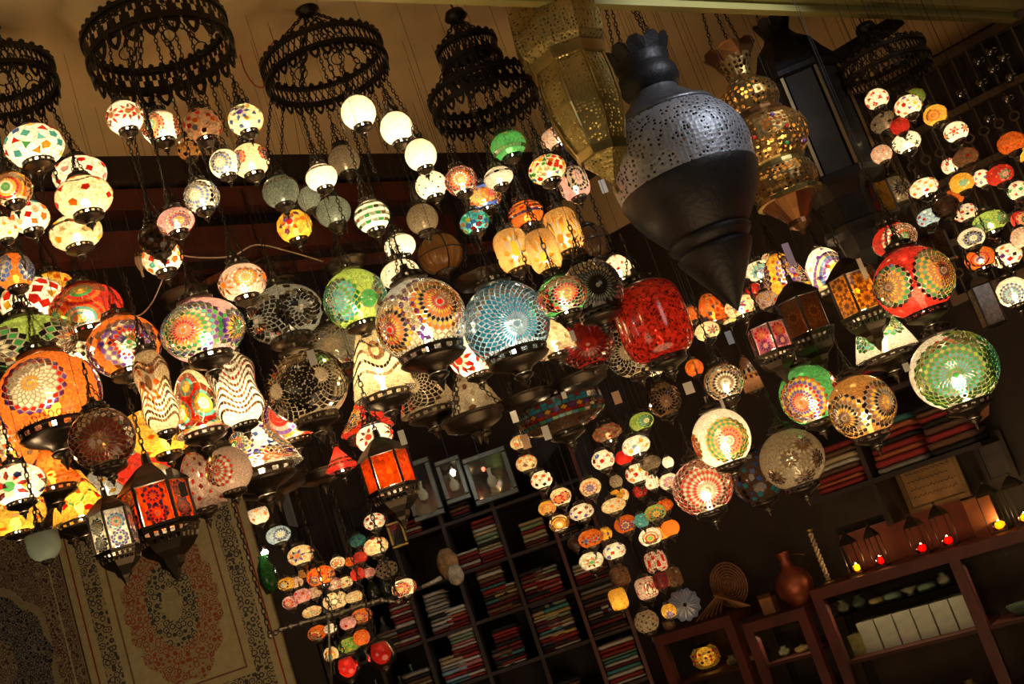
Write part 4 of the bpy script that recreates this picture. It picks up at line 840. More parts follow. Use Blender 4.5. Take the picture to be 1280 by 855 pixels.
L3 = big_lantern('gold_lantern', 'glowing gold pierced lantern set with red, blue and green glass jewels', 914, 70, 3.9, [
  ('neck', [(6, 24), (22, 17), (32, 16), (38, 22)], GOLDP), ('upper_bulb', [(38, 22), (46, 32), (56, 37), (66, 37), (78, 31)], GOLDP), ('shoulder', [(78, 31), (80, 34), (84, 35), (90, 42)], COPP),
  ('body', [(90, 42), (98, 50), (110, 54), (122, 52), (134, 45), (144, 37)], GOLDP), ('waist', [(144, 37), (147, 34), (151, 34), (154, 39)], BR2),
  ('lower_bulb', [(154, 39), (164, 43), (176, 42), (184, 38)], GOLDP), ('lower_band', [(184, 38), (186, 42), (190, 41), (191, 36)], BR2), ('bottom_cone', [(191, 36), (205, 22), (216, 13), (222, 14), (228, 4), (234, 2)], COPP)],
  16, False, None, (8, 24, 33, 16, COPP), 3, 7, (2.2, (1, .62, .25), 112))
for (fx, fy, c_, nm) in ((.25, -.15, 'r', 'red'), (-.08, -.5, 'u', 'blue'), (.3, .3, 'g', 'green'), (-.45, .1, 'r', 'red'), (.75, .2, 'b', 'blue')):
    dv = facing(fx, fy); k = 3.9/F; z0 = prof_z(114, 3.9); p = Vector((dv.x*54*k, dv.y*54*k, z0+dv.z*42*k))
    o = MB().lathe([(0, .007), (.006, .005), (.009, 0), (.006, -.005), (0, -.007)], 8).build('jewel', std('jewel_'+nm, PAL[c_], .1, 0, .1, emit=None, coat=1), L3, True, p); o['label'] = nm+' glass jewel'
DGL = std('dark_mirror_glass', (.06, .075, .10), .16, .55, .25, 7, .1, 30)
L4 = big_lantern('glass_lantern', 'big dark octagonal lantern with blue grey glass panels and brass edges', 966, 32, 4.2, [
  ('crown_neck', [(4, 20), (14, 17), (22, 22)], BLK), ('roof', [(22, 22), (34, 36), (50, 44), (66, 55), (72, 57)], BLK), ('roof_rim', [(72, 57), (74, 60), (80, 60), (82, 55)], BLK),
  ('bottom_rim', [(206, 53), (208, 58), (214, 57), (218, 50)], BLK), ('lower_body', [(218, 50), (232, 41), (252, 40), (262, 41)], BLK), ('lower_rim', [(262, 41), (264, 44), (270, 43), (276, 30)], BLK), ('bottom_cup', [(276, 30), (296, 27), (310, 14), (318, 4), (326, 0)], BLK)],
  8, False, None, (6, 19, 23, 12, BLK), 3, 8, rot=.2)
k = 4.2/F
for i in range(8):
    a0 = .2+math.pi/4*i; a1 = a0+math.pi/4; za = prof_z(82, 4.2); zb = prof_z(206, 4.2); r = 54*k
    p0 = Vector((r*math.cos(a0), r*math.sin(a0), 0)); p1 = Vector((r*math.cos(a1), r*math.sin(a1), 0)); q0 = p0*.985+(p1-p0)*.1; q1 = p1*.985-(p1-p0)*.1
    MB().add([q0+Vector((0, 0, za)), q1+Vector((0, 0, za)), q1+Vector((0, 0, zb)), q0+Vector((0, 0, zb))]+[x*.97+Vector((0, 0, z)) for x, z in ((q0, za), (q1, za), (q1, zb), (q0, zb))], [(0, 1, 2, 3), (7, 6, 5, 4), (0, 4, 5, 1), (1, 5, 6, 2), (2, 6, 7, 3), (3, 7, 4, 0)]).build('glass_panel', DGL, L4)
    MB().bar(p0+Vector((0, 0, za)), p0+Vector((0, 0, zb)), .011, .011).build('edge_strip', std('dull_brass_edge', (.16, .11, .05), .5, .8), L4)
# ---------------------------------------------------------------- panelled lanterns
def hex_lantern(px, py, rpx, hpx, d, col, crack, spec, lit, label, n=6, rot=.3, roof=True, col2=None, power=1., base=True):
    c = P(px, py, d); k = d/F; R = rpx*k; H = hpx*k; root = thing('panelled_lantern', label, 'lantern', c)
    for (z0, r0_, r1_, z1, nm) in ((H/2, R*1.12, R*1.02, H/2+R*.14, 'top_rim'), (-H/2-R*.14, R*1.02, R*1.15, -H/2, 'bottom_rim')):
        m = MB(); m.lathe([(r0_*.7, z0), (r0_, z0), (r1_, z1), (r1_*.7, z1), (r0_*.7, z0)], n, a0=rot); m.build(nm, BRONZE, root)
    for i in range(n):
        a0 = rot+2*math.pi*i/n; a1 = a0+2*math.pi/n; p0 = Vector((R*math.cos(a0), R*math.sin(a0), 0)); p1 = Vector((R*math.cos(a1), R*math.sin(a1), 0)); u = (p1-p0); nrm = Vector((p0+p1)).normalized()
        MB().bar(p0+Vector((0, 0, -H/2)), p0+Vector((0, 0, H/2)), R*.09, R*.09).build('post', BRONZE, root)
        q0 = p0+u*.07; q1 = p1-u*.07; m = MB(); cc = PAL[col2] if (col2 and i % 2) else PAL[col]
        e = nrm*(-R*.03); z = Vector((0, 0, H*.48)); m.add([q0-z, q1-z, q1+z, q0+z, q0-z+e, q1-z+e, q1+z+e, q0+z+e], [(0, 1, 2, 3), (7, 6, 5, 4), (0, 4, 5, 1), (1, 5, 6, 2), (2, 6, 7, 3), (3, 7, 4, 0)], cc)
        pn = m.build('glass_panel', glass_mat('stained_glass_%g' % (crack/R if False else crack*10), crack*10, .25), root, False, None, True)
        if spec:     # flowers of small raised glass pieces on each panel
            t = MB()
            for fi, (fv, cols) in enumerate(spec):
                cen = (p0+p1)/2+Vector((0, 0, H*fv)); uu = u.normalized(); rr = min(u.length*.38, H*.26)
                for ri in range(len(cols)):
                    npet = 10
                    for j in range(npet):
                        ph = 2*math.pi*(j+.5*(ri % 2))/npet
                        def q(al, p_): return cen+uu*(math.cos(p_)*al)+Vector((0, 0, math.sin(p_)*al))+nrm*R*.012
                        a_, b_ = rr*ri/len(cols), rr*(ri+1.5)/len(cols); am = (a_+b_)/2; w = math.pi/npet
                        tp = [q(a_, ph), q(am, ph+w), q(b_, ph), q(am, ph-w)]; bt = [x-nrm*R*.012 for x in tp]
                        t.add(tp+bt, [(0, 1, 2, 3)]+[(x, 4+x, 4+(x+1) % 4, (x+1) % 4) for x in range(4)], PAL[cols[ri]])
            tt = t.build('panel_flowers', glass_mat('mosaic_tile_glass', 0, .12), pn, False, None, True); tt['kind'] = 'stuff'
    if roof:
        m = MB(); m.lathe([(R*1.0, H/2+R*.14), (R*.8, H/2+R*.35), (R*.35, H/2+R*.7), (R*.15, H/2+R*.8), (R*.12, H/2+R*1.1), (0, H/2+R*1.15)], n, a0=rot); m.build('roof', BRONZE, root)
    if base:
        z = -H/2-R*.14; m = MB(); N_ = n*8
        def hexr(a): 
            t = (a-rot) % (2*math.pi/n)-math.pi/n; return math.cos(math.pi/n)/math.cos(t)
        m.lathe([(R*1.1, z), (R*1.06, z-R*.06), (R*1.0, z-R*.20), (R*.97, z-R*.25), (R*.92, z-R*.40), (R*.88, z-R*.46)], N_, lambda i, k_: (i in (1, 3)) and k_ % 2 == (i//2) % 2, None, rot, 0, 0, lambda a, z_: hexr(a)); m.build('pierced_gallery', BRONZE, root)
        z -= R*.46; m = MB(); m.lathe([(R*.88, z), (R*.7, z-R*.2), (R*.4, z-R*.4), (R*.34, z-R*.62), (R*.2, z-R*.75), (R*.1, z-R*1.0), (0, z-R*1.15)], n, a0=rot); m.build('base_cone', BRONZE, root)
    za = H/2+R*1.15; fr = (c-B0).dot(BN); zt = (CEIL if fr > .1 else SOF+.035)-c.z
    zc = min(zt, za+.16); chain((0, 0, zc), (0, 0, za-.01), root, .017); MB().tube([(0, 0, zt), (0, 0, zc)], .0008, 4).build('hanging_wire', BLACKW, root)
    if lit:
        l = bpy.data.lights.new('bulb_light', 'POINT'); l.energy = 60*R*R*lit*power*LAMP_POWER; l.color = (1, .74, .42); l.shadow_soft_size = .012
        lo = bpy.data.objects.new('bulb_light', l); C.objects.link(lo); lo.parent = root; lo.location = (0, 0, -H*.15)
        m = MB(); m.lathe([(0.001, R*.3), (R*.16, R*.2), (R*.2, 0), (R*.1, -R*.25), (R*.1, -H*.48)], 10); m.build('bulb', BULB, root, True)
    World.placed.append((c, R*1.2, H/R/2+.3)); return root
hex_lantern(1072, 368, 30, 50, 3.6, 'y', 9, [(.24, 'nyn'), (-.24, 'nyn')], .75, 'dark lantern with golden yellow panels of little suns', rot=.05)
hex_lantern(962, 424, 25, 34, 3.7, 'p', 9, [(.15, 'yor'), (-.25, 'wuv')], 1.0, 'small lantern with glowing pink, orange and purple panels', rot=.5)
hex_lantern(1005, 396, 30, 46, 3.85, 'n', 16, [(.0, 'nan')], .12, 'unlit brown filigree lantern left of the golden yellow panelled one', rot=.3)
hex_lantern(485, 590, 31, 42, 3.2, 'o', 10, None, 1.1, 'lantern with bright plain orange glass panels', rot=.1)
hex_lantern(198, 634, 41, 50, 3.15, 'o', 10, [(.2, 'yuob'), (-.25, 'woub')], 1.1, 'wide lantern with orange and blue flowered panels before the medallion carpet', rot=.25)
hex_lantern(142, 664, 27, 48, 2.95, 'w', 10, [(.16, 'gyotb'), (-.28, 'uwbu')], 1.3, 'lantern with white panels of blue and green daisies', rot=.6)
hex_lantern(1096, 252, 22, 40, 4.0, 'y', 5, None, .8, 'small lantern with cracked orange and vermilion panels behind the grey globe', rot=.3, col2='r', base=False)
hex_lantern(1233, 382, 17, 52, 3.9, 'h', 7, None, .0, 'dull gold box shaped lantern left of the blue sunflower globe', n=4, rot=.7, base=False)
hex_lantern(1170, 312, 20, 36, 4.1, 'j', 6, None, .0, 'dark criss-cross glass lantern below the blue and white small lamp', n=6, rot=.1, base=False)
# ruby glass and amber ribbed lanterns
lamp(816, 402, 45, 50, 'o', 'r', 26, '', .30, 'big ruby red faceted glass lantern under the black metal cone', d=3.25, fix=True, cat='lantern', name='ruby_lantern')
def ribbed(px, py, rpx, q, d, col, label, lit):
    c = P(px, py, d); R = rpx*d/F; root = thing('ribbed_lantern', label, 'lantern', c, 0, None, R)
    m = MB(); m.lathe([(math.sin(t)*1, q*math.cos(t)) for t in [.4+2.3*i/14 for i in range(15)]], 64, None, PAL[col], flute=lambda t, z: 1+.035*math.cos(t*16)); m.build('glass_shade', glass_mat('ribbed_glass', 0, .45, gloss=.2), root, True, None, True)
    for i in range(4): MB().tube([(1.05*math.sin(t)*math.cos(i*math.pi/2+.4), 1.05*math.sin(t)*math.sin(i*math.pi/2+.4), q*math.cos(t)*1.03) for t in [.35+2.4*j/10 for j in range(11)]], .03, 4).build('cage_bar', IRON, root)
    MB().tube([(1.06*math.cos(a), 1.06*math.sin(a), 0) for a in [i*math.pi/12 for i in range(24)]], .03, 4, None, True).build('cage_ring', IRON, root)
    MB().lathe([(.4, q*.9), (.55, q*.95), (.4, q*1.1), (.1, q*1.3), (0, q*1.35)], 20).build('top_cap', BRONZE, root, True)
    MB().lathe([(.5, -q*.86), (.55, -q*.92), (.3, -q*1.15), (.05, -q*1.3), (0, -q*1.35)], 20).build('base_cup', BRONZE, root, True)
    chain((0, 0, (SOF+.03-c.z)/R), (0, 0, q*1.33), root, .017/R)
    if lit:
        l = bpy.data.lights.new('bulb_light', 'POINT'); l.energy = lit*LAMP_POWER*.6; l.color = (1, .7, .4); l.shadow_soft_size = .01; lo = bpy.data.objects.new('bulb_light', l); C.objects.link(lo); lo.parent = root
ribbed(550, 318, 28, .95, 4.0, 'a', 'dim amber ribbed glass lantern in a dark wire cage', .012)
ribbed(738, 305, 26, .9, 4.1, 'n', 'dim brown ribbed glass lantern behind the amber star barrels', .003)
# wide dark dishes (tops of lamps farther back) 
def dish(px, py, rpx, d, label):
    d = min([d+.05*i for i in range(16)], key=lambda t: hits(P(px, py, t), rpx*t/F, .4)+t*.05)
    c = P(px, py, d); R = rpx*d/F; root = thing('metal_dish', label, 'lamp cover', c, 0, 'dark metal dishes')
    MB().lathe([(R, 0), (R*1.02, -R*.08), (R*.94, -R*.12), (R*.9, -R*.3), (R*.6, -R*.42), (R*.2, -R*.5), (0, -R*.5)], 40, lambda i, k: i == 2 and k % 3 == 0 and False).build('dish', BRONZE, root, True)
    MB().tube([(R*math.cos(a), R*math.sin(a), 0) for a in [i*math.pi/18 for i in range(36)]], R*.04, 5, None, True).build('rolled_rim', BRONZE, root)
    MB().lathe([(R*.2, -R*.5), (R*.24, -R*.6), (R*.08, -R*.8), (0, -R*.95)], 12).build('finial', BRONZE, root, True)
    for i in range(3): chain((0, 0, R*1.8), (R*math.cos(i*2.1), R*math.sin(i*2.1), 0), root, .016)
    MB().tube([(0, 0, (CEIL if (c-B0).dot(BN) > .1 else SOF+.03)-c.z), (0, 0, R*1.8)], .0008, 4).build('hanging_wire', BLACKW, root)
    World.placed.append((c, R, .5))
for a in [(40, 428, 42, 3.02, 'wide dark pierced dish at the left edge above the large orange globe'), (231, 368, 32, 3.7, 'dark dish right above the large pink globe'), (349, 352, 20, 3.7, 'small dark dish above the black lace globe'),
          (432, 328, 26, 3.5, 'dark dish above the lime green globe'), (600, 345, 34, 3.9, 'dark dish behind the turquoise globe'), (590, 520, 40, 3.5, 'dark dish below the turquoise globe'),
          (655, 495, 34, 3.45, 'dark dish with light specks, left of the long shallow bowl lamp'), (340, 600, 44, 3.5, 'wide dark dish below the wide bell lamp'), (400, 590, 32, 3.7, 'dark dish left of the little tent lamp'),
          (725, 470, 36, 3.6, 'dark dish below the dull red bowl lamp')]: dish(*a)
# ---------------------------------------------------------------- price tags, cables
def tagcard(px, py, w, h, d, label, col=(.75, .68, .52), rot=0):
    c = P(px, py, d); k = d/F; root = thing('price_tag', label, 'price tag', c, 0, 'hanging price tags')
    m = MB(); m.box(-w*k/2, w*k/2, -.0006, .0006, -h*k/2, h*k/2); o = m.build('card', std('tag_card_%d' % int(col[0]*100), col, .8, 0, .1), root); o.rotation_euler = (0, 0, rot)
    MB().tube([(0, 0, h*k/2-.002), (.002, 0, h*k/2+.02), (0, 0, h*k/2+.045)], .0006, 3).build('string', IRON, root)
for a in [(390, 447, 9, 20, 2.95, 'white price tag on the brownish green unlit globe'), (503, 547, 8, 19, 3.05, 'white price tag above the orange panelled lantern'), (683, 541, 9, 18, 3.1, 'white price tag below the long shallow bowl lamp'),
          (705, 494, 6, 9, 3.1, 'small grey price tag on the long shallow bowl lamp'), (771, 497, 10, 16, 3.3, 'pinkish beige price tag left of the netted brown globe'), (861, 485, 12, 15, 3.5, 'cream price tag below the plain glowing orange lamp'),
          (716, 420, 6, 14, 2.95, 'white price tag beneath the green oval lamp'), (912, 422, 8, 17, 3.6, 'bluish price tag right of the pale cream oval lamp'), (884, 501, 5, 12, 3.6, 'thin price tag left of the sun patterned cream lamp'),
          (903, 505, 4, 12, 3.3, 'thin price tag right above the sun patterned cream lamp'), (986, 318, 9, 30, 3.6, 'long lilac tag hanging from the gold jewelled lantern'), (1078, 336, 6, 28, 3.5, 'narrow white tag hanging over the golden yellow panels'),
          (754, 233, 8, 18, 3.4, 'white price tag at the tip of the brass lantern'), (643, 521, 8, 15, 3.2, 'faint beige price tag near the left end of the long bowl lamp'), (1133, 459, 8, 11, 3.25, 'cream price tag left of the large green globe'),
          (733, 23, 5, 14, 3.9, 'white tag by the ceiling beside the brass lantern'), (657, 552, 10, 18, 3.3, 'pinkish price tag on the pale orange small lamp')]:
    tagcard(*a, col=(.45, .36, .55) if 'lilac' in a[5] else ((.35, .45, .65) if 'bluish' in a[5] else ((.55, .34, .2) if 'pinkish' in a[5] else (.8, .76, .66))), rot=.1)
tagcard(229, 612, 9, 18, 2.9, 'black price tag with a beige centre beside the pink lattice lamp', (.05, .04, .03)); tagcard(212, 592, 8, 14, 2.9, 'dark brown price tag above the orange and blue flowered lantern', (.12, .08, .05))
def cable(pts, r, mat, label, nm='cable'):
    ps = []
    for i in range(len(pts)-1):
        p0 = pts[max(i-1, 0)]; p1 = pts[i]; p2 = pts[i+1]; p3 = pts[min(i+2, len(pts)-1)]
        for t in (0, .2, .4, .6, .8): ps.append(tuple(.5*((2*p1[j])+(-p0[j]+p2[j])*t+(2*p0[j]-5*p1[j]+4*p2[j]-p3[j])*t*t+(-p0[j]+3*p1[j]-3*p2[j]+p3[j])*t**3) for j in range(3)))
    ps.append(pts[-1]); o = MB().tube([P(*p) for p in ps], r, 5).build(nm, mat); tag(o, label, 'cable', 'loose wires'); return o
WH = std('white_plastic', (.55, .47, .36), .5, 0, .1); RD = std('red_wire', (.45, .03, .02), .5)
cable([(175, 318, 3.7), (198, 311, 3.72), (222, 318, 3.75), (250, 322, 3.75), (290, 320, 3.75), (320, 306, 3.75), (360, 314, 3.75), (404, 327, 3.75)], .0025, WH, 'pale cable sagging above the orange daisy lamp')
cable([(300, 68, 3.7), (306, 88, 3.7), (318, 106, 3.7), (330, 108, 3.7), (328, 88, 3.7), (340, 55, 3.7), (360, 36, 3.7)], .0022, RD, 'red wire looping between the two largest ring chandeliers')
cable([(205, 345, 3.6), (192, 375, 3.6), (178, 392, 3.6), (165, 396, 3.6)], .002, WH, 'thin beige cable dangling below the patched cream globe')
pl = thing('plug', 'white plug hanging left of the patched cream globe', 'plug', P(174, 328, 3.7)); MB().lathe([(0, .02), (.012, .018), (.014, 0), (.009, -.02), (.004, -.03), (.004, -.05), (0, -.05)], 10).build('plug_body', WH, pl, True)
MB().bar((.004, 0, .02), (.004, 0, .034), .003).build('pin', BRASS, pl); MB().bar((-.006, 0, .02), (-.006, 0, .034), .003).build('pin', BRASS, pl)
cb = thing('ceiling_tube', 'short brown tube hanging at the ceiling between the rings', 'tube', P(318, 60, 3.8)); MB().tube([P(316, 45, 3.8)-P(318, 60, 3.8), P(327, 82, 3.8)-P(318, 60, 3.8)], .006, 6).build('tube', COPP, cb)
# ================================================================ carpets on the back wall
def rug(name, label, x0, x1, z0, z1, kind, y=5.64):
    nx = 110; nz = int(110*(z1-z0)/(x1-x0)); W = x1-x0; H = z1-z0; vs = []; fs = []; ga = []; fi = []
    for j in range(nz+1):
        for i in range(nx+1): 
            x = x0+W*i/nx; z = z0+H*j/nz; vs.append((x, y-.012+.004*math.sin(x*9+z*3), z))
    cream = (.50, .42, .22); red = (.30, .03, .02); dark = (.06, .05, .045); brown = (.20, .09, .05); cx = (x0+x1)/2; cz = (z0+z1)/2
    for j in range(nz):
        for i in range(nx):
            fs.append((j*(nx+1)+i, j*(nx+1)+i+1, (j+1)*(nx+1)+i+1, (j+1)*(nx+1)+i))
            x = x0+W*(i+.5)/nx; z = z0+H*(j+.5)/nz; e = min(x-x0, x1-x, z-z0, z1-z); dx = x-cx; dz = z-cz; a = math.atan2(dz, dx)
            r = math.hypot(dx, dz*(.6 if kind == 'cream' else .82))
            if kind == 'cream':
                if e < .035: g, f_ = cream, cream
                elif e < .047: g, f_ = red, red
                elif e < .08: g, f_ = cream, cream
                elif e < .165: g, f_ = (.42, .35, .2), dark
                elif e < .20: g, f_ = cream, cream
                elif e < .205: g, f_ = brown, brown
                else:
                    lob = .22*(1+.09*abs(math.cos(a*7))); g, f_ = cream, cream
                    if r < lob: g, f_ = (.42, .33, .17), (.34, .08, .04)
                    if r < .12*(1+.06*abs(math.cos(a*8))): g, f_ = (.40, .34, .18), (.05, .05, .05)
                    if r < .05: g, f_ = (.46, .39, .22), (.40, .34, .18)
            else:
                if e < .05: g, f_ = (.3, .24, .14), (.08, .03, .03)
                elif e < .06: g, f_ = cream, cream
                elif e < .13: g, f_ = (.32, .25, .14), (.09, .03, .03)
                else:
                    lob = .26*(1+.09*abs(math.cos(a*5))); g, f_ = (.26, .19, .12), (.08, .04, .04)
                    if r < lob+.035: g, f_ = (.34, .28, .16), (.30, .24, .14)
                    if r < lob: g, f_ = (.20, .17, .13), (.012, .016, .035)
                    if r < .10: g, f_ = (.30, .24, .13), (.08, .04, .04)
            ga.append(g); fi.append(f_)
    m_ = newmat('carpet_'+kind); mt, nt, N, L = m_; out = N.new('ShaderNodeOutputMaterial'); b = N.new('ShaderNodeBsdfPrincipled'); b.inputs['Roughness'].default_value = .9
    A = N.new('ShaderNodeAttribute'); A.attribute_name = 'Col'; Fg = N.new('ShaderNodeAttribute'); Fg.attribute_name = 'Fig'; tc = N.new('ShaderNodeTexCoord')
    mp = N.new('ShaderNodeVectorMath'); mp.operation = 'MULTIPLY'; mp.inputs[1].default_value = (1, 0, 1); L.new(tc.outputs['Object'], mp.inputs[0])
    v = N.new('ShaderNodeTexVoronoi'); v.inputs['Scale'].default_value = 34 if kind == 'cream' else 44; v.inputs['Randomness'].default_value = .6; L.new(mp.outputs[0], v.inputs['Vector'])
    w = N.new('ShaderNodeMath'); w.operation = 'SINE'; w2 = N.new('ShaderNodeMath'); w2.operation = 'MULTIPLY'; w2.inputs[1].default_value = 17; L.new(v.outputs['Distance'], w2.inputs[0]); L.new(w2.outputs[0], w.inputs[0])
    g2 = N.new('ShaderNodeMapRange'); g2.inputs[1].default_value = -.15; g2.inputs[2].default_value = .35; L.new(w.outputs[0], g2.inputs[0])
    mx = N.new('ShaderNodeMix'); mx.data_type = 'RGBA'; L.new(g2.outputs[0], mx.inputs[0]); L.new(A.outputs['Color'], mx.inputs[6]); L.new(Fg.outputs['Color'], mx.inputs[7])
    nz_ = N.new('ShaderNodeTexNoise'); nz_.inputs['Scale'].default_value = 30; L.new(tc.outputs['Object'], nz_.inputs['Vector']); rp = N.new('ShaderNodeMapRange'); rp.inputs[3].default_value = .75; rp.inputs[4].default_value = 1.25; L.new(nz_.outputs['Fac'], rp.inputs[0])
    mm = N.new('ShaderNodeMix'); mm.data_type = 'RGBA'; mm.blend_type = 'MULTIPLY'; mm.inputs[0].default_value = 1; L.new(mx.outputs[2], mm.inputs[6]); L.new(rp.outputs[0], mm.inputs[7]); L.new(mm.outputs[2], b.inputs['Base Color']); L.new(b.outputs[0], out.inputs[0])
    root = thing(name, label, 'carpet', (0, 0, 0))
    o = mk('pile', mt, root, vs, fs, None, True, None, ga); ca = o.data.color_attributes.new('Fig', 'FLOAT_COLOR', 'CORNER'); buf = []
    for c in fi: buf += [*c, 1.]*4
    ca.data.foreach_set('color', buf)
    MB().box(x0-.004, x1+.004, y-.007, y+.008, z0-.004, z1+.004).build('backing', std('carpet_backing', (.3, .22, .12), .9), root)
rug('wall_carpet', 'cream wall carpet with a red scalloped medallion and dark floral border', -2.44, -1.50, 1.52, 2.72, 'cream')
rug('wall_carpet', 'dark blue patterned wall carpet at the lower left corner', -3.28, -2.455, 1.45, 2.75, 'blue')
# ================================================================ shelving with folded textiles, back wall
root = thing('textile_shelving', 'dark wooden shelving full of folded textiles in the lower middle', 'shelving', (0, 5.66, 0))
XS = [-1.34, -1.09, -.86, -.61, -.35, -.10, .10]; ZS = [.84, 1.08, 1.325, 1.57, 1.815, 2.06]
for x in XS: MB().box(x-.009, x+.009, 0, .33, 0, 2.30).build('upright', WOODR if x > -.2 else WOODD, root)
for i in range(len(XS)-1):
    for z in ZS: MB().box(XS[i]+.009, XS[i+1]-.009, .005, .33, z-.016, z).build('shelf_board', WOODD, root)
MB().box(-1.34, .10, .322, .33, .2, 2.3).build('back_panel', dark_wall, root)
CLOTH = std('folded_textile', (1, 1, 1), .9, 0, .3, 40, .4, 160, objcol=True)
def cloth_me(s):
    def f():
        rnd = random.Random(s); n = 7; pr = []; h = 1.
        for i in range(5): a = -math.pi/2+math.pi*i/4; pr.append((-.5*0-math.cos(a)*.06, .5+.5*math.sin(a)))
        vs = []; ys = 6
        cols = [(-.5+i/6) for i in range(7)]
        for x in cols:
            w = rnd.uniform(-.12, .12); dy = rnd.uniform(-.03, .03)
            for (y, z) in pr: vs.append((x, y+.06+dy, z+w*(.5 if 0 < z < 1 else .6)))
            vs += [(x, 1, 1+w*.6), (x, 1, 0+w*.6)]
        m_ = len(pr)+2; fs = []
        for i in range(6):
            for j in range(m_): fs.append((i*m_+j, i*m_+(j+1) % m_, (i+1)*m_+(j+1) % m_, (i+1)*m_+j))
        fs += [tuple(range(m_))[::-1], tuple(range(6*m_, 7*m_))]
        me = bpy.data.meshes.new('folded_textile'); me.from_pydata(vs, [], fs); me.materials.append(CLOTH); me.polygons.foreach_set('use_smooth', [True]*len(me.polygons)); return me
    return cached(('cl', s), f)
CP = dict(w=(.55, .5, .42), r=(.32, .025, .02), m=(.14, .012, .018), c=(.5, .38, .2), g=(.25, .34, .2), t=(.06, .22, .24), b=(.28, .42, .52), k=(.02, .018, .018), p=(.5, .16, .15), y=(.55, .38, .1), n=(.16, .08, .04), s=(.3, .28, .25), o=(.45, .12, .04), u=(.1, .05, .12))
def stack(loc, w, dep, th, cols, label, rz=0, grp='folded textiles'):
    rnd = random.Random(hash(label) % 1000 if False else len(label)*7+int(loc[0]*100)); z = loc[2]
    for i, c in enumerate(cols):
        t = th*rnd.uniform(.8, 1.35); o = bpy.data.objects.new('folded_textile', cloth_me(rnd.randrange(6))); C.objects.link(o)
        ww = w*rnd.uniform(.9, 1.0); o.scale = (ww, dep*rnd.uniform(.92, 1), t*.9); o.rotation_euler = (0, 0, rz+rnd.uniform(-.02, .02))
        o.location = (loc[0], loc[1]+rnd.uniform(0, .012), z+.001); z += t; v = rnd.uniform(.75, 1.15); o.color = tuple(x*v for x in CP[c])+(1,)
        tag(o, label, 'textile', 'folded textiles: '+label)
def bstack(px, py, w, cols, label):
    p = PY(px, py, 5.68); z = min(ZS, key=lambda q: abs(q-p.z)); b = [i for i in range(6) if XS[i] < p.x < XS[i+1]]
    if not b: b = [5]
    i = b[0]; x = min(max(p.x, XS[i]+.012+w/2), XS[i+1]-.012-w/2)
    for (zx, x0, x1) in STK:
        if abs(zx-z) < .01 and x-w/2 < x1 and x+w/2 > x0:
            x = x1+w/2+.003 if (x1+w < XS[i+1]-.01) else x
    STK.append((z, x-w/2, x+w/2)); stack((x, 5.675, z), w, .27, .0165, cols, label)
STK = []
for a in [(612, 680, .11, 'rmrwckggcw', 'folded cloth in the cream, green and red stack on the highest textile shelf'), (582, 695, .10, 'rwmrw', 'folded cloth in the low red and white stack on the highest textile shelf'),
          (668, 668, .11, 'nmwcrgc', 'folded cloth in the muted stack right of the cream, green and red one'), (512, 772, .10, 'rwmrkwrmwr', 'folded cloth in the red and white striped stack near the hanging orange lamp'),
          (548, 765, .10, 'mswskwsws', 'folded cloth in the grey and white stack below the brown fur piece'), (585, 760, .10, 'rmroww', 'folded cloth in the white topped red stack under the fur piece'),
          (620, 745, .115, 'rnmtknrtmnw', 'folded cloth in the dark teal and wine stack on the middle textile shelf'), (645, 735, .10, 'nkmncnw', 'folded cloth in the brown stack beside the dark teal one'),
          (568, 838, .11, 'tbrbswcc', 'folded cloth in the light blue and cream stack near the bottom edge'), (598, 832, .115, 'rwmrpwrmrwpgg', 'folded cloth in the red and pink stack topped with pale green'),
          (640, 820, .11, 'wrktmrkmr', 'folded cloth in the wine and teal stack right of the pale green topped one'), (672, 795, .115, 'mkurwtrumwyc', 'folded cloth in the many-coloured stack with cream on top'),
          (703, 785, .115, 'wmrykwcngytg', 'folded cloth in the striped stack with a yellow layer and green top'), (655, 735, .11, 'rkmwrnmk', 'folded cloth in the dark wine stack above the many-coloured one'),
          (685, 725, .11, 'mrprwmgs', 'folded cloth in the pink red stack left of the middle upright'), (740, 770, .16, 'nkmknskmnkns', 'folded cloth in the dark brown stack right of the middle upright'),
          (722, 715, .14, 'rmrwcs', 'folded cloth in the low red and cream stack under the tiny lamp cluster'), (762, 850, .16, 'wrwtmwtgr', 'folded cloth in the teal, red and white stack at the bottom edge'),
          (520, 845, .12, 'knmcnks', 'folded cloth in the dark patterned heap right of the ruby cups'), (500, 700, .12, 'rwmr', 'folded cloth in the small red and white stack left of the fur piece'),
          (-1, 0, 0, 0, 0)]:
    if a[0] > 0: bstack(a[0], a[1], min(a[2]*1.12, .215), a[3]+('' if len(a[3]) < 9 else a[3][1:3]), a[4])
for a in [(575, 640, .1, 'kmnk', 'folded cloth in the dim low pile below the wide grey frame'), (700, 640, .1, 'nkmkcn', 'folded cloth in the dark pile left of the rings of tiny lamps'), (480, 790, .1, 'ncknsn', 'folded cloth in the dim pile behind the curved silver bar'),
          (700, 850, .12, 'knmknk', 'folded cloth in the nearly black pile at the bottom left of the middle upright'), (640, 855, .1, 'nkmnk', 'folded cloth in the nearly black pile under the wine and teal stack'), (790, 790, .1, 'nkrnkmw', 'folded cloth in the dark stack left of the low cabinet'), (800, 700, .1, 'nknmk', 'folded cloth in the dark stack behind the tiny square lamps')]: bstack(*a)

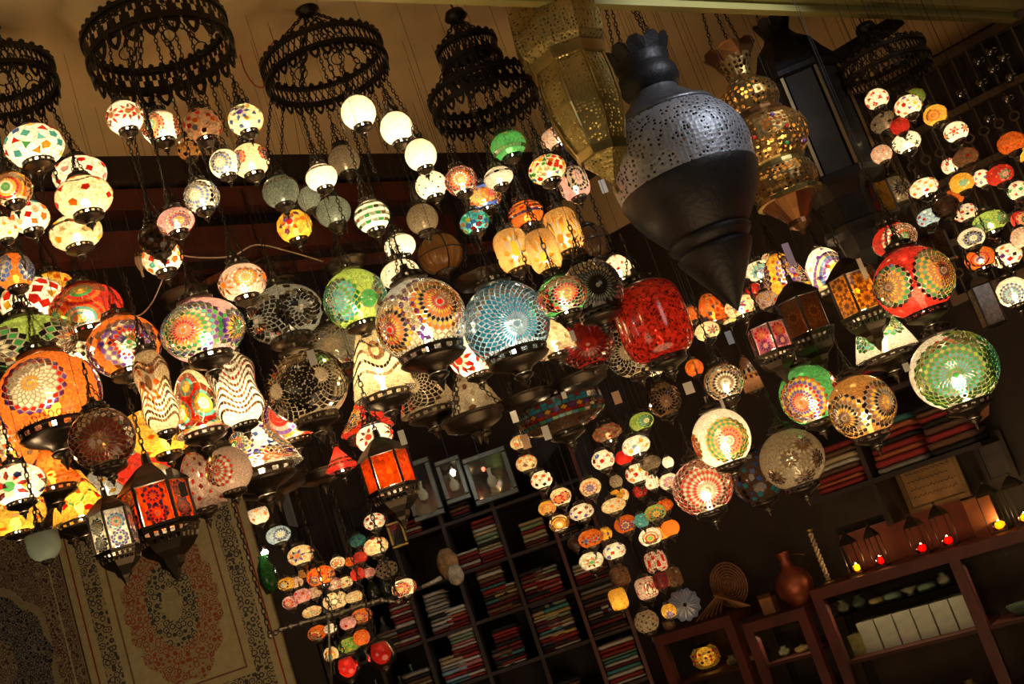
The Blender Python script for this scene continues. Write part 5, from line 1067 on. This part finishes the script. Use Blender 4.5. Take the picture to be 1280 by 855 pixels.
# brown fur piece
p = PY(560, 705, 5.6); fz = thing('fur_hat', 'round brown fur piece with a pale strap, hanging before the textiles', 'fur hat', p)
FUR = std('brown_fur', (.30, .17, .07), .95, 0, .5, 30, 1., 120); FURW = std('pale_fur', (.5, .42, .3), .95, 0, .4, 30, 1., 120)
rnd = random.Random(4); m = MB()
def blob(cx, cy, cz, rx, ry, rz, n=16, s=1):
    vs = []; fs = []; h = 10
    for j in range(h+1):
        for i in range(n):
            t = math.pi*j/h; a = 2*math.pi*i/n; q = 1+rnd.uniform(-.06, .06)*(0 < j < h); vs.append((cx+rx*math.sin(t)*math.cos(a)*q, cy+ry*math.sin(t)*math.sin(a)*q, cz+rz*math.cos(t)*q))
    for j in range(h):
        for i in range(n): fs.append((j*n+i, (j+1)*n+i, (j+1)*n+(i+1) % n, j*n+(i+1) % n))
    return vs, fs
MB().add(*blob(0, 0, 0, .055, .035, .075)).build('fur_body', FUR, fz, True); MB().add(*blob(.02, -.02, -.06, .04, .03, .05)).build('fur_lining', FURW, fz, True)
MB().tube([(-.05, 0, -.05), (-.09, -.01, -.058), (-.15, -.01, -.062)], [.012, .01, .008], 8).build('strap', FURW, fz, True)
# picture frames above the textiles
def frame(px, py, w, h, y, label, mat, pic, figure=None, nm='picture_frame'):
    p = PY(px, py, y); r = thing(nm, label, 'picture', p); b = .028*min(1, w/.14)
    for (x0, x1, z0, z1) in ((-w/2, w/2, h/2-b, h/2), (-w/2, w/2, -h/2, -h/2+b), (-w/2, -w/2+b, -h/2+b, h/2-b), (w/2-b, w/2, -h/2+b, h/2-b)):
        MB().add([(x0, 0, z0), (x1, 0, z0), (x1, 0, z1), (x0, 0, z1), (x0+.004, -.018, z0+.004), (x1-.004, -.018, z0+.004), (x1-.004, -.018, z1-.004), (x0+.004, -.018, z1-.004)], [(0, 4, 5, 1), (1, 5, 6, 2), (2, 6, 7, 3), (3, 7, 4, 0), (4, 7, 6, 5), (0, 1, 2, 3)]).build('frame_bar', mat, r)
    MB().box(-w/2+b*.8, w/2-b*.8, -.006, 0, -h/2+b*.8, h/2-b*.8).build('picture', pic, r)
    MB().box(-w/2+b*1.0, w/2-b*1.0, -.0075, -.0065, -h/2+b*1.0, h/2-b*1.0).build('mat_edge', std('black_glass', (.012, .012, .014), .08, 0, .1, coat=1), r) if False else None
    if figure == 'vase':
        MB().lathe([(0, -.055), (.02, -.05), (.026, -.03), (.02, -.01), (.008, .005), (.01, .03), (.014, .04), (0, .04)], 12).build('vase_relief', std('grey_relief', (.3, .3, .22), .5, .2), r, True, (0, -.006, 0)).scale = (1, .25, 1)
    return r
TEAL = std('grey_teal_frame', (.10, .125, .13), .4, .3, .3, 20); BGL = std('black_glass', (.012, .012, .014), .08, 0, .1, coat=1)
for a in [(527, 612, .155, .29, 5.62, 'grey teal frame with a pale vase, nearest the orange panelled lantern', TEAL, BGL, 'vase'), (566, 600, .125, .22, 5.62, 'narrow grey frame around a shining bulb reflection', TEAL, BGL, 'vase'),
          (613, 595, .22, .24, 5.62, 'wide grey frame above the cream and green textile stack', TEAL, BGL, 'vase'), (497, 668, .085, .13, 5.65, 'small golden frame hanging under the orange panelled lantern', BRASS, BGL, None)]: frame(*a)
def glowbulb(px, py, d, r, col, s, label, e):
    c = P(px, py, d); root = thing('light_bulb', label, 'light bulb', c, 0, 'bare bulbs'); MB().lathe([(0, r), (r*.7, r*.7), (r, 0), (r*.7, -r*.7), (r*.4, -r*1.3), (0, -r*1.35)], 14).build('bulb', emis('bulb_%g' % s, col, s), root, True)
    MB().lathe([(0, r*2.6), (r*.5, r*2.5), (r*.5, r*1.0), (r*.3, r*.8)], 10).build('socket', BRONZE, root, True); MB().tube([(0, 0, r*2.5), (0, 0, SOF-c.z)], .0015, 4).build('cord', IRON, root)
    l = bpy.data.lights.new('bulb_light', 'POINT'); l.energy = e; l.color = (1, .85, .6); l.shadow_soft_size = .02; lo = bpy.data.objects.new('bulb_light', l); C.objects.link(lo); lo.parent = root; lo.location = (0, -r*1.6, 0)
glowbulb(566, 590, 5.3, .014, (1, .95, .8), 8, 'added round bulb standing in for the reflection in the narrow grey frame', .5); glowbulb(331, 691, 4.9, .016, (1, .97, .75), 9, 'bare bulb shining beside the right edge of the medallion carpet', .3)  # first one is added to stand for a reflection in the frame glass
glowbulb(604, 586, 5.2, .009, (1, .1, .05), 2.5, 'tiny added red bulb standing in for a red reflection in the wide grey frame', .05)  # added for the red dot reflected in the wide frame
# ---------------------------------------------------------------- jars and vases on the dark left shelves
JAR = std('dark_glazed_jar', (.03, .035, .03), .12, .1, .4, 20, coat=.6); rnd = random.Random(11)
def jar_me(v):
    def f():
        k = v; return mesh_of(MB().lathe([(.0, 0), (.5, 0), (.62+.1*k, .3), (.5+.06*k, .62), (.22, .78), (.18, .9), (.26, 1), (.2, 1.0), (.12, .9)], 14), 'jar_body', JAR, True)
    return cached(('jar', v), f)
for zi, z in enumerate(ZS[:5]):
    for bi in range(2):
        for q in range(3):
            v = rnd.randrange(3); h = rnd.uniform(.10, .17); x = XS[bi]+.05+q*.068
            if bi == 1 and False: continue
            r = thing('jar', 'dark glazed jar on the dim shelves behind the lower left lamp cluster', 'jar', (x, 5.75, z), 0, 'dark jars behind the lower left lamps')
            o = mk('jar_body', None, r, me=jar_me(v)); o.scale = (.055, .055, h)
for k, (px, py, rr) in enumerate(((434, 834, 17), (476, 816, 19))):
    d = 4.0; c = P(px, py, d); R = rr*d/F; r = thing('ruby_cup', ('lower left' if 0 else 'ruby red glass cup with bright sparks at the bottom, left one of the pair') if k == 0 else 'ruby red glass cup with a dark metal cover, right one of the pair', 'glass lamp', c, 0, None, R)
    MB().lathe([(.3, -1.0), (.75, -.75), (1, -.2), (.95, .35), (.7, .7), (.72, .78)], 32, None, PAL['r']).build('glass_bowl', glass_mat('ribbed_glass', 0, .45, gloss=.2), r, True, None, True)
    MB().lathe([(.0, 1.1), (.1, 1.05), (.35, .9), (.85, .8), (.95, .68), (.7, .66)], 24).build('cover', BRONZE, r, True); MB().lathe([(.35, -.98), (.4, -1.05), (.1, -1.3), (0, -1.4)], 14).build('foot', BRONZE, r, True)
    l = bpy.data.lights.new('bulb_light', 'POINT'); l.energy = .10+.12*(k == 0); l.color = (1, .7, .4); l.shadow_soft_size = .01; lo = bpy.data.objects.new('bulb_light', l); C.objects.link(lo); lo.parent = r; lo.location = (0, 0, -.4)
    chain((0, 0, (SOF-c.z)/R), (0, 0, 1.1), r, .018/R)
# curved metal arm carrying the lower left lamps
SIL = std('dull_silver', (.28, .25, .2), .3, .85, .3)
ar = thing('lamp_rack', 'long dull silver hanging bar below the cream star burst lamp', 'bar', P(420, 768, 4.12)); o0 = P(420, 768, 4.12)
pts = [P(x, y, 4.12)-o0 for x, y in ((338, 795), (352, 786), (380, 778), (420, 768), (450, 757), (476, 750), (498, 752))]
MB().tube(pts, .007, 6).build('bar', SIL, ar, True)
for i in range(14):
    t = i/13*5.99; a = pts[int(t)].lerp(pts[int(t)+1], t-int(t)); MB().lathe([(0, .012), (.009, .006), (.012, 0), (.009, -.006), (0, -.012)], 8).build('bead', SIL, ar, True, a)
MB().tube([pts[3]+Vector((-.03, 0, 0)), P(418, 855, 4.12)-o0+Vector((-.01, 0, 0))], .005, 5).build('stem', SIL, ar, True)
for k_ in (0, 6): chain(pts[k_]+Vector((0, 0, SOF-pts[k_].z-o0.z)), pts[k_], ar, .02)
gv = P(334, 715, 4.8); g_ = thing('green_vase', 'green glass vase sparkling with dots beside the medallion carpet', 'vase', gv)
MB().lathe([(0, -.09), (.03, -.088), (.045, -.04), (.04, .02), (.02, .055), (.024, .07)], 18, None, PAL['g']).build('vase_body', glass_mat('stained_glass_90', 90, .3), g_, True, None, True)
chain((0, 0, SOF-gv.z), (0, 0, .07), g_, .02)
# ================================================================ the slanting right wall: cabinets, shelves, screen
def w2box(root, x0, x1, y0, y1, z0, z1, nm, mat): return MB().box(x0, x1, y0, y1, z0, z1).build(nm, mat, root)
GL = clear_glass('cabinet_glass'); 
def cabinet(s0, s1, z1, dep, posts, shelves, label):
    r = w2root('display_cabinet', label, 'cabinet', s0, dep+.005, 0); W = s1-s0; d = dep
    w2box(r, 0, W, 0, d, z1-.045, z1, 'top_board', WOODR); w2box(r, 0, W, 0, d, 0, .5, 'plinth', WOODD); w2box(r, 0, W, d-.015, d, .5, z1-.045, 'back_panel', std('cabinet_back', (.05, .022, .012), .7))
    for x in posts: w2box(r, x-.022, x+.022, 0, .04, .5, z1-.045, 'post', WOODR)
    for i in range(len(posts)-1):
        for z in shelves[i] if isinstance(shelves[0], (list, tuple)) else shelves:
            w2box(r, posts[i]+.022, posts[i+1]-.022, .02, d-.02, z-.014, z, 'shelf_board', WOODR)
        w2box(r, posts[i]+.022, posts[i+1]-.022, .004, .008, .5, z1-.045, 'glass_pane', GL)
    return r
cabinet(.42, 2.15, 1.245, .35, [.022, .625, 1.28, 1.705], [.93, .66], 'long red brown glass fronted cabinet holding white boxes, right side')
cabinet(-.40, .02, 1.245, .35, [.022, .398], [1.02, .78], 'low red brown glass cabinet with the glowing mosaic lamp inside')
cabinet(.06, .37, 1.19, .35, [.022, .288], [1.0, .82], 'narrow red brown glass cabinet between the two wider ones')
for (s_, w_, e_) in ((.745, .5, .55), (1.37, .55, .5), (1.95, .3, .3), (.22, .2, .15)):  # faint fill lights added inside the cabinets so the curios show
    l = bpy.data.lights.new('cabinet_fill_light', 'AREA'); l.shape = 'RECTANGLE'; l.size = w_; l.size_y = .02; l.energy = e_*1.6; l.color = (1, .75, .42)
    lo = bpy.data.objects.new('cabinet_fill_light', l); C.objects.link(lo); lo.location = W2O+U2*s_+N2*.32+Vector((0, 0, 1.17 if s_ > .5 else 1.12)); lo.rotation_euler = (math.radians(-25), 0, W2A)
def on_w2(s, t, z): return W2O+U2*s+N2*t+Vector((0, 0, z))
# six white boxes and a gilt one on the cabinet shelf
BOXW = std('white_box_card', (.42, .38, .32), .7, 0, .12, 30); GILT = std('gilt_box', (.34, .26, .10), .4, .5, .3, 40)
for i in range(6):
    s, z = W2(1086+i*21.5, 800-i*6.2, .27)
    r = w2root('white_box', ['white upright box next to the gilt one in the cabinet', 'second white upright box from the gilt one', 'third white upright box from the gilt one', 'third white upright box from the right end of the cabinet row', 'second white upright box from the right end of the cabinet row', 'white upright box at the right end of the cabinet row'][i], 'box', .555+i*.082, .25, .931, 'white boxes in the cabinet')
    w2box(r, -.037, .037, 0, .12, 0, .125, 'box_body', BOXW); w2box(r, -.038, .038, -.001, .121, .095, .127, 'lid', BOXW)
    r.rotation_euler.x = -.0
r = w2root('gilt_box', 'gilt box leaning left of the six white boxes', 'box', .49, .25, .931); w2box(r, -.03, .03, 0, .1, 0, .085, 'box_body', GILT); w2box(r, -.031, .031, -.001, .101, .06, .087, 'lid', GILT)
# trinkets in the cabinets (antique bowls, boxes, cups)
rnd = random.Random(3); TRM = [std('old_silver_bowl', (.40, .37, .25), .3, .7, .4, 40, .5, 80), std('tarnished_brass_pot', (.36, .25, .10), .35, .7, .4, 40, .5, 80), std('green_stone_pot', (.09, .12, .08), .4, .1, .5, 40, .5, 80), std('red_enamel_pot', (.2, .03, .015), .3, .1, .4, 40)]
def pot(kind, mi):
    pr = [[(0, 0), (.35, 0), (.3, .08), (.8, .35), (1, .7), (.92, .7), (.6, .3), (0, .2)], [(0, 0), (.5, 0), (.8, .35), (.7, .8), (.35, 1.0), (.4, 1.25), (.3, 1.2), (0, 1.0)], [(0, 0), (.9, 0), (1, .1), (1, .55), (.9, .65), (.5, .72), (.12, .85), (0, .95)]][kind]
    return cached(('pot', kind, mi), lambda: mesh_of(MB().lathe(pr, 16), 'pot_body', TRM[mi], True))
spots = [(s, .28, 1.0 if False else z) for z in (.931, .661) for s in [x*.1+.98 if z > .9 else x*.1+.48 for x in range(11 if z > .9 else 15)]]
spots = [q for q in spots if q[0] < 2.0 and abs(q[0]-1.045) > .07 and abs(q[0]-1.70) > .07]
for (s, t, z) in spots:
    k = rnd.randrange(3); mi = rnd.choice((0, 0, 1, 1, 2, 3)); h = rnd.uniform(.042, .052)
    r = w2root('antique_pot', 'old metal pot among the crowded curios of the long cabinet', 'pot', s, t-.02, z+.0005, 'curios in the long cabinet'); r.scale = (h, h, h*1.35); mk('pot_body', None, r, me=pot(k, mi))
s = .48
while s < 1.0:   # small dishes on the upper level of the cabinet, on a thin glass shelf
    k = rnd.randrange(3); r = w2root('small_dish', 'small tarnished dish on the glass ledge above the white boxes', 'dish', s, .22, 1.1155, 'dishes above the white boxes'); h = rnd.uniform(.034, .042); r.scale = (h,)*3; mk('pot_body', None, r, me=pot(k, rnd.choice((0, 1, 2)))); s += .075
r = w2root('glass_ledge', 'thin glass ledge above the white boxes', 'shelf', .45, .30, 1.108); w2box(r, 0, .57, 0, .25, 0, .006, 'glass_sheet', GL); w2box(r, -.005, 0, 0, .25, -.004, .01, 'edge_clip', BRASS)
for (s0_, n_, zz, lab, g) in ((-.33, 2, .7805, 'dim metal pot in the low cabinet with the glowing lamp', 'pots in the low cabinet'), (-.12, 2, 1.0205, 'dim silver pot right of the glowing lamp in the low cabinet', 'pots beside the cabinet lamp'), (.14, 2, 1.0005, 'dim pot on the upper shelf of the narrow cabinet', 'pots in the narrow cabinet'), (.14, 2, .8205, 'dim pot on the lower shelf of the narrow cabinet', 'pots low in the narrow cabinet')):
    for i in range(n_): r = w2root('antique_pot', lab, 'pot', s0_+i*.09, .22, zz, g); r.scale = (.036,)*3; mk('pot_body', None, r, me=pot((i+1) % 3, i))
# glowing mosaic lamp standing in the low cabinet
s_, z_ = W2(840, 822, .2)
r = w2root('cabinet_lamp', 'yellow and red mosaic table lamp glowing inside the low cabinet', 'lamp', -.26, .20, 1.0205); k = .065
m = MB(); m.lathe([(.55, .25), (.9, .5), (1, 1.0), (.9, 1.5), (.6, 1.75)], 24, None, PAL['y']); o = m.build('glass_shade', glass_mat('stained_glass_8', 8, .25), r, True, None, True); o.scale = (k,)*3
m = MB()
for i in range(18):
    a = 2*math.pi*i/18
    for (z, c) in ((.75, 'rwuw'[i % 4]), (1.0, 'ryyu'[i % 4]), (1.3, 'urrw'[i % 4])):
        w = .15; q = [(1.02*math.cos(a+e), 1.02*math.sin(a+e), z+f_) for e, f_ in ((-w, 0), (0, .11), (w, 0), (0, -.11))]; m.add(q+[(x*.96, y*.96, zz) for x, y, zz in q], [(0, 3, 2, 1)]+[(j, (j+1) % 4, 4+(j+1) % 4, 4+j) for j in range(4)], PAL[c])
o = m.build('mosaic_tiles', glass_mat('mosaic_tile_glass', 0, .12), r, False, None, True); o.scale = (k,)*3; o['kind'] = 'stuff'
MB().lathe([(0, 0), (.6*k, 0), (.5*k, .1*k), (.2*k, .2*k), (.5*k, .3*k)], 16).build('foot', BRONZE, r, True); MB().lathe([(.62*k, 1.74*k), (.4*k, 1.85*k), (0, 1.95*k)], 16).build('lid', BRONZE, r, True)
l = bpy.data.lights.new('bulb_light', 'POINT'); l.energy = .3; l.color = (1, .8, .5); l.shadow_soft_size = .01; lo = bpy.data.objects.new('bulb_light', l); C.objects.link(lo); lo.parent = r; lo.location = (0, 0, k)
# candle lanterns on the cabinet
CG = clear_glass('candle_glass', (.9, .8, .65)); FL = emis('candle_glow', (1, .62, .22), 7.); WAXY = std('candle_wax', (.8, .55, .25), .5, 0, .1, emit=((1, .45, .12), .5))
def candle(px, py, w, h, col, label, big=False):
    s, z = W2(px, py, .20); z = 1.2455; w *= 1.25
    r = w2root('candle_lantern', label, 'candle lantern', s, .20, z, 'lit candle lanterns on the cabinet'); 
    w2box(r, -w/2, w/2, -w/2, w/2, 0, .008, 'base', BRONZE)
    for x in (-1, 1):
        for y in (-1, 1): w2box(r, x*w/2-.002, x*w/2+.002, y*w/2-.002, y*w/2+.002, .008, h, 'post', BRONZE)
    MB().lathe([(w*.78, h), (w*.6, h+.015), (w*.3, h+.035), (w*.1, h+.045), (w*.12, h+.055), (0, h+.06)], 4, a0=math.pi/4).build('roof', BRONZE, r)
    mat = std('tinted_glow_'+col, PAL[col], .4, 0, .1) ; MB().lathe([(0, .009), (w*.38, .009), (w*.44, .025), (w*.4, .045), (w*.37, .045), (w*.36, .014), (0, .013)], 12, None, PAL[col]).build('glass_cup', glass_mat('ribbed_glass', 0, .45, gloss=.2), r, True, None, True)
    f_ = MB().lathe([(0, .014), (.010, .017), (.012, .026), (.006, .042), (0, .05)], 8).build('flame', FL, r, True)
    l = bpy.data.lights.new('flame_light', 'POINT'); l.energy = .28 if col == 'r' else .5; l.color = (1, .45, .14) if col == 'r' else (1, .7, .25); l.shadow_soft_size = .006; lo = bpy.data.objects.new('flame_light', l); C.objects.link(lo); lo.parent = r; lo.location = (0, 0, .05)
for a in [(1070, 706, .045, .13, 'y', 'yellowish candle lantern nearest the twisted pale candlestick'), (1100, 698, .04, .13, 'r', 'reddish candle lantern just right of the yellowish one'), (1152, 683, .05, .12, 'r', 'red glowing candle lantern left of the copper sheet'), (1184, 672, .05, .13, 'r', 'red glowing candle lantern touching the copper sheet'),
          (1247, 650, .055, .15, 'y', 'brightest yellow candle lantern right of the copper sheet'), (1279, 640, .055, .15, 'y', 'yellow candle lantern at the right edge')]: candle(*a)
sc, _ = W2(1212, 640, .3)
r = w2root('copper_sheet', 'small orange copper panel standing between the candle lanterns', 'panel', sc, .17, 1.2455); w2box(r, -.055, .055, 0, .006, 0, .15, 'sheet', std('copper_panel', (.22, .06, .015), .7, .3, .25)); w2box(r, -.058, .058, -.002, .008, .15, .156, 'edge', COPP)
r = w2root('copper_sheet', 'long dark red lacquer panel along the wall behind the lit candles', 'panel', .78, .04, 1.2455); w2box(r, -.28, .28, 0, .008, 0, .16, 'sheet', std('lacquer_red', (.09, .012, .006), .8, 0, .3)); w2box(r, -.28, .28, -.002, .01, .16, .168, 'edge', WOODR)
# copper jug, twisted candlestick, amber box
s, z = W2(985, 700, .2)
r = w2root('copper_jug', 'big round copper jug with a narrow neck on the cabinet', 'jug', .30, .22, 1.192); MB().lathe([(0, 0), (.05, 0), (.045, .01), (.075, .05), (.085, .09), (.07, .135), (.03, .165), (.022, .2), (.034, .235), (.028, .24), (.018, .205)], 28).build('jug_body', std('dull_red_copper', (.26, .06, .025), .4, .6, .35, 12), r, True)
MB().tube([(.07, 0, .13), (.10, 0, .15), (.10, 0, .20), (.03, 0, .22)], .005, 6).build('handle', COPP, r, True)
r = w2root('candlestick', 'tall pale twisted candlestick beside the copper jug', 'candlestick', W2(1035, 724, .22)[0], .22, 1.2455); m = MB()
for j in (0, 1): m.tube([(.007*math.cos(t*1.2+j*math.pi), .007*math.sin(t*1.2+j*math.pi), .01+t*.0085) for t in range(26)], .006, 6)
o = m.build('twisted_stem', std('pale_bone', (.5, .36, .22), .5, 0, .3, 40), r, True); o['kind'] = 'stuff'; MB().lathe([(0, 0), (.025, 0), (.02, .008), (.01, .014)], 16).build('foot', BRASS, r, True); MB().lathe([(.006, .225), (.02, .235), (.018, .24), (0, .24)], 12).build('drip_pan', BRASS, r, True)
r = w2root('amber_box', 'small glowing amber box left of the copper jug', 'box', W2(958, 740, .2)[0], .24, 1.192); w2box(r, -.03, .03, 0, .05, 0, .085, 'box_body', std('amber_box_mat', (.30, .13, .04), .5, 0, .3, 30)); w2box(r, -.032, .032, -.001, .052, .07, .088, 'lid', COPP)
# framed calligraphy and dark picture
def w2frame(px, py, w, h, label, mat, pic, lines=0, t=.03):
    s, z = W2(px, py, t); r = w2root('picture_frame', label, 'picture', s, t, z); b = .02
    for (x0, x1, z0, z1) in ((-w/2, w/2, h/2-b, h/2), (-w/2, w/2, -h/2, -h/2+b), (-w/2, -w/2+b, -h/2+b, h/2-b), (w/2-b, w/2, -h/2+b, h/2-b)): MB().box(x0, x1, -.012, .01, z0, z1).build('frame_bar', mat, r)
    w2box(r, -w/2+b, w/2-b, -.003, .008, -h/2+b, h/2-b, 'picture', pic)
    rr = random.Random(5)
    for i in range(lines):   # rows of flowing brown strokes on the sheet
        z0 = h/2-b-.022-i*(h-2*b-.03)/max(lines, 1); m = MB()
        x = -w/2+b+.018
        while x < w/2-b-.03:
            l_ = rr.uniform(.01, .022); q = [(x+l_*u, -.0045, z0+.004*math.sin(u*5+i)+rr.uniform(-.001, .001)) for u in (0, .25, .5, .75, 1)]; m.tube(q, .0012, 4); x += l_+.004
            if rr.random() < .4: m.tube([(x-.006, -.0045, z0), (x-.004, -.0045, z0+.011)], .001, 4)
        o = m.build('script_line', std('brown_ink', (.08, .035, .015), .7), r); o['kind'] = 'stuff'
    return r
w2frame(1163, 598, .27, .235, 'framed yellowed sheet of flowing script in a thin gold frame', std('dull_gold_frame', (.20, .12, .04), .4, .5, .2), std('old_paper', (.26, .15, .06), .8, 0, .3, 14), 5)
w2frame(1243, 572, .13, .2, 'dark narrow picture right of the framed script', WOODD, std('dark_painting', (.03, .018, .012), .4, 0, .6, 18), 0)
# textiles and rolled carpets on the right shelf
r = w2root('wall_shelf', 'dark plank shelf of folded rugs behind the gold and green globes', 'shelf', .55, .30, 1.60); w2box(r, 0, .75, 0, .3, -.02, 0, 'shelf_board', WOODD); w2box(r, .27, .29, .01, .3, 0, .3, 'divider', WOODD); w2box(r, 0, .75, .0, .3, .30, .32, 'shelf_board', WOODD); w2box(r, .27, .29, .01, .3, -.2, -.02, 'bracket', WOODD)
def w2stack(s, z, w, cols, th, label):
    q = on_w2(s, .29, z); stack((q.x, q.y, z), w, .26, th, cols, label, W2A)
w2stack(.695, 1.6005, .22, 'rornwcnr', .022, 'folded rug in the red and cream stack right of the brown flowered globe'); w2stack(.97, 1.6005, .20, 'srorkrot', .024, 'folded rug in the orange red stack left of the large green globe'); w2stack(1.19, 1.6005, .18, 'knrnkrnk', .024, 'folded rug in the dark stack under the large green globe')
w2stack(.90, 1.921, .24, 'nrnkrn', .022, 'folded rug on the upper plank between the green bell and the large green globe')
# lute like instrument
s, z = W2(1205, 480, .06); r = w2root('lute', 'orange brown stringed instrument body with a round rosette, right of the large green globe', 'instrument', s, .06, z); OR = std('orange_varnish', (.32, .10, .025), .3, 0, .3, coat=.5)
m = MB(); out = [(.0, .14), (.025, .12), (.03, .04), (.065, -.02), (.075, -.09), (.05, -.15), (0, -.17), (-.05, -.15), (-.075, -.09), (-.065, -.02), (-.03, .04), (-.025, .12)]
m.add([(x, -.02, z_) for x, z_ in out]+[(x*.8, .03, z_*.95) for x, z_ in out], [tuple(range(12))[::-1], tuple(range(12, 24))]+[(i, (i+1) % 12, 12+(i+1) % 12, 12+i) for i in range(12)]); m.build('body', OR, r)
MB().tube([(.028*math.cos(a), -.022, -.06+.028*math.sin(a)) for a in [i*math.pi/9 for i in range(18)]], .004, 5, None, True).build('rosette', WOODD, r)
for i in range(4): MB().tube([(-.009+i*.006, -.024, .13), (-.009+i*.006, -.024, -.13)], .0007, 3).build('string', BRASS, r)
# basket and folded string tray on the low cabinet
s, z = W2(880, 677, .2)
r = w2root('round_basket', 'round woven basket lid standing behind the low cabinet', 'basket', s, .12, 1.245+.0); BK = std('wicker', (.20, .08, .03), .7, 0, .4, 60, .5, 200); m = MB()
for q in range(7): MB().tube([((.02+q*.012)*math.cos(a), 0, .11+.0+(.02+q*.012)*math.sin(a)*1.1) for a in [i*math.pi/12 for i in range(24)]], .005, 5, None, True).build('woven_ring', BK, r)
for q in range(6): a = math.pi*q/6; MB().bar((.09*math.cos(a), .004, .11+.099*math.sin(a)), (-.09*math.cos(a), .004, .11-.099*math.sin(a)), .004).build('spoke', BK, r)
r.location.z = 1.249; 
r = w2root('wooden_rack', 'folding wooden rack of crossed sticks on the low cabinet', 'rack', W2(900, 760, .22)[0], .24, 1.2485)
for i in range(6): MB().bar((-.13+.02*i, 0+.012*i, .002), (.02-.0*i, .012*i, .085), .006).build('stick', std('honey_wood', (.28, .12, .04), .5), r); MB().bar((.16-.02*i, .012*i, .002), (-.0, .012*i+.004, .09), .006).build('stick', std('honey_wood', (.28, .12, .04), .5), r)
s_, z_ = W2(796, 804, .3); r = w2root('small_basket', 'small round wicker bowl at the left corner of the low cabinet', 'basket', -.425+.03, .19, 1.2455); MB().lathe([(0, 0), (.022, 0), (.03, .02), (.028, .04), (.024, .038), (.02, .006), (0, .005)], 20).build('bowl', std('pale_wicker', (.4, .2, .09), .7, 0, .4, 80), r, True); MB().tube([(.029*math.cos(a), .029*math.sin(a), .04) for a in [i*math.pi/10 for i in range(20)]], .003, 5, None, True).build('rim', BK, r)
# grey blue glass flower hanging before the low cabinet
c = P(856, 756, 4.35); r = thing('glass_flower', 'grey blue fluted glass flower shade hanging lowest beside the cluster', 'lamp', c); R = 20*4.35/F
m = MB(); tl = []
for j, (rr, y) in enumerate(((.12, .0), (.35, -.05), (.7, -.2), (.95, -.38), (1.0, -.46))):
    for i in range(48): a = 2*math.pi*i/48; q = 1+.07*math.cos(a*12)*(rr > .3); tl.append((rr*q*R*math.cos(a), y*R*-.6+.004*math.cos(a*12)*rr, rr*q*R*math.sin(a)))
m.add(tl, [(j*48+i, j*48+(i+1) % 48, (j+1)*48+(i+1) % 48, (j+1)*48+i) for j in range(4) for i in range(48)]); m.build('fluted_shade', std('grey_blue_glass', (.13, .15, .24), .2, 0, .3, 30, coat=.6), r, True)
for i in range(12): a = 2*math.pi*i/12; MB().tube([(.14*R*math.cos(a), -.002, .14*R*math.sin(a)), (.85*R*math.cos(a), .006, .85*R*math.sin(a))], .0012, 4).build('rib', std('pale_rib', (.3, .32, .38), .3), r)
chain((0, 0, SOF-c.z), (0, 0, R), r, .018)
# carved screen high on the right wall
r = w2root('carved_screen', 'dark carved wooden lattice screen high on the right wall', 'screen', 1.35, .05, 2.15); CW = std('carved_wood', (.10, .065, .035), .45, 0, .3, 20)
W_, H_ = .95, .98
for (x0, x1, z0, z1) in ((0, W_, H_-.035, H_), (0, W_, 0, .035), (0, .035, .035, H_-.035), (W_-.035, W_, .035, H_-.035)): w2box(r, x0, x1, -.02, .03, z0, z1, 'frame_bar', CW)
for i in range(1, 4): w2box(r, .035, W_-.035, -.01, .02, i*H_/4-.014, i*H_/4+.014, 'rail', CW)
for row in range(4):
    for i in range(14):
        x = .035+(W_-.07)*(i+.5)/14; z0 = row*H_/4+.02; z1 = (row+1)*H_/4-.02
        if row % 2: w2box(r, x-.004, x+.004, 0, .01, z0, z1, 'slat', CW)
        else: MB().tube([(x+.018*math.cos(t), .005, (z0+z1)/2+.018*math.sin(t)) for t in [j*math.pi/6 for j in range(12)]], .005, 5, None, True).build('turned_ring', CW, r); w2box(r, x-.003, x+.003, 0, .01, z0, (z0+z1)/2-.02, 'slat', CW); w2box(r, x-.003, x+.003, 0, .01, (z0+z1)/2+.02, z1, 'slat', CW)
for k, (px, py) in enumerate(((1222, 78), (1237, 66), (1240, 88), (1253, 74), (1225, 105), (1258, 125), (1235, 150), (1200, 118), (1262, 98))):
    s, z = W2(px, py, .1); q = w2root('hanging_cup', 'glinting dark metal cup hung before the carved screen', 'cup', s, .10, z, 'cups on the carved screen')
    MB().lathe([(0, -.018), (.012, -.017), (.017, -.005), (.018, .016), (.016, .016), (.014, -.004), (0, -.013)], 14).build('cup_body', std('polished_pewter', (.35, .33, .28), .15, .95), q, True); MB().tube([(.018, 0, -.008), (.028, 0, -.004), (.028, 0, .008), (.018, 0, .01)], .002, 4).build('handle', SIL, q); MB().bar((0, .0, .014), (0, .07, .02), .002).build('hook', IRON, q)
# carved beam reaching from the ring chandelier towards the dark glass lantern
p0 = P(1010, 95, 4.1); p1 = P(1120, 28, 4.3); tag(MB().bar(p0, p1, .06, .05).build('carved_bracket', WOODD), 'dark carved bracket near the ceiling behind the right ring chandelier', 'bracket')
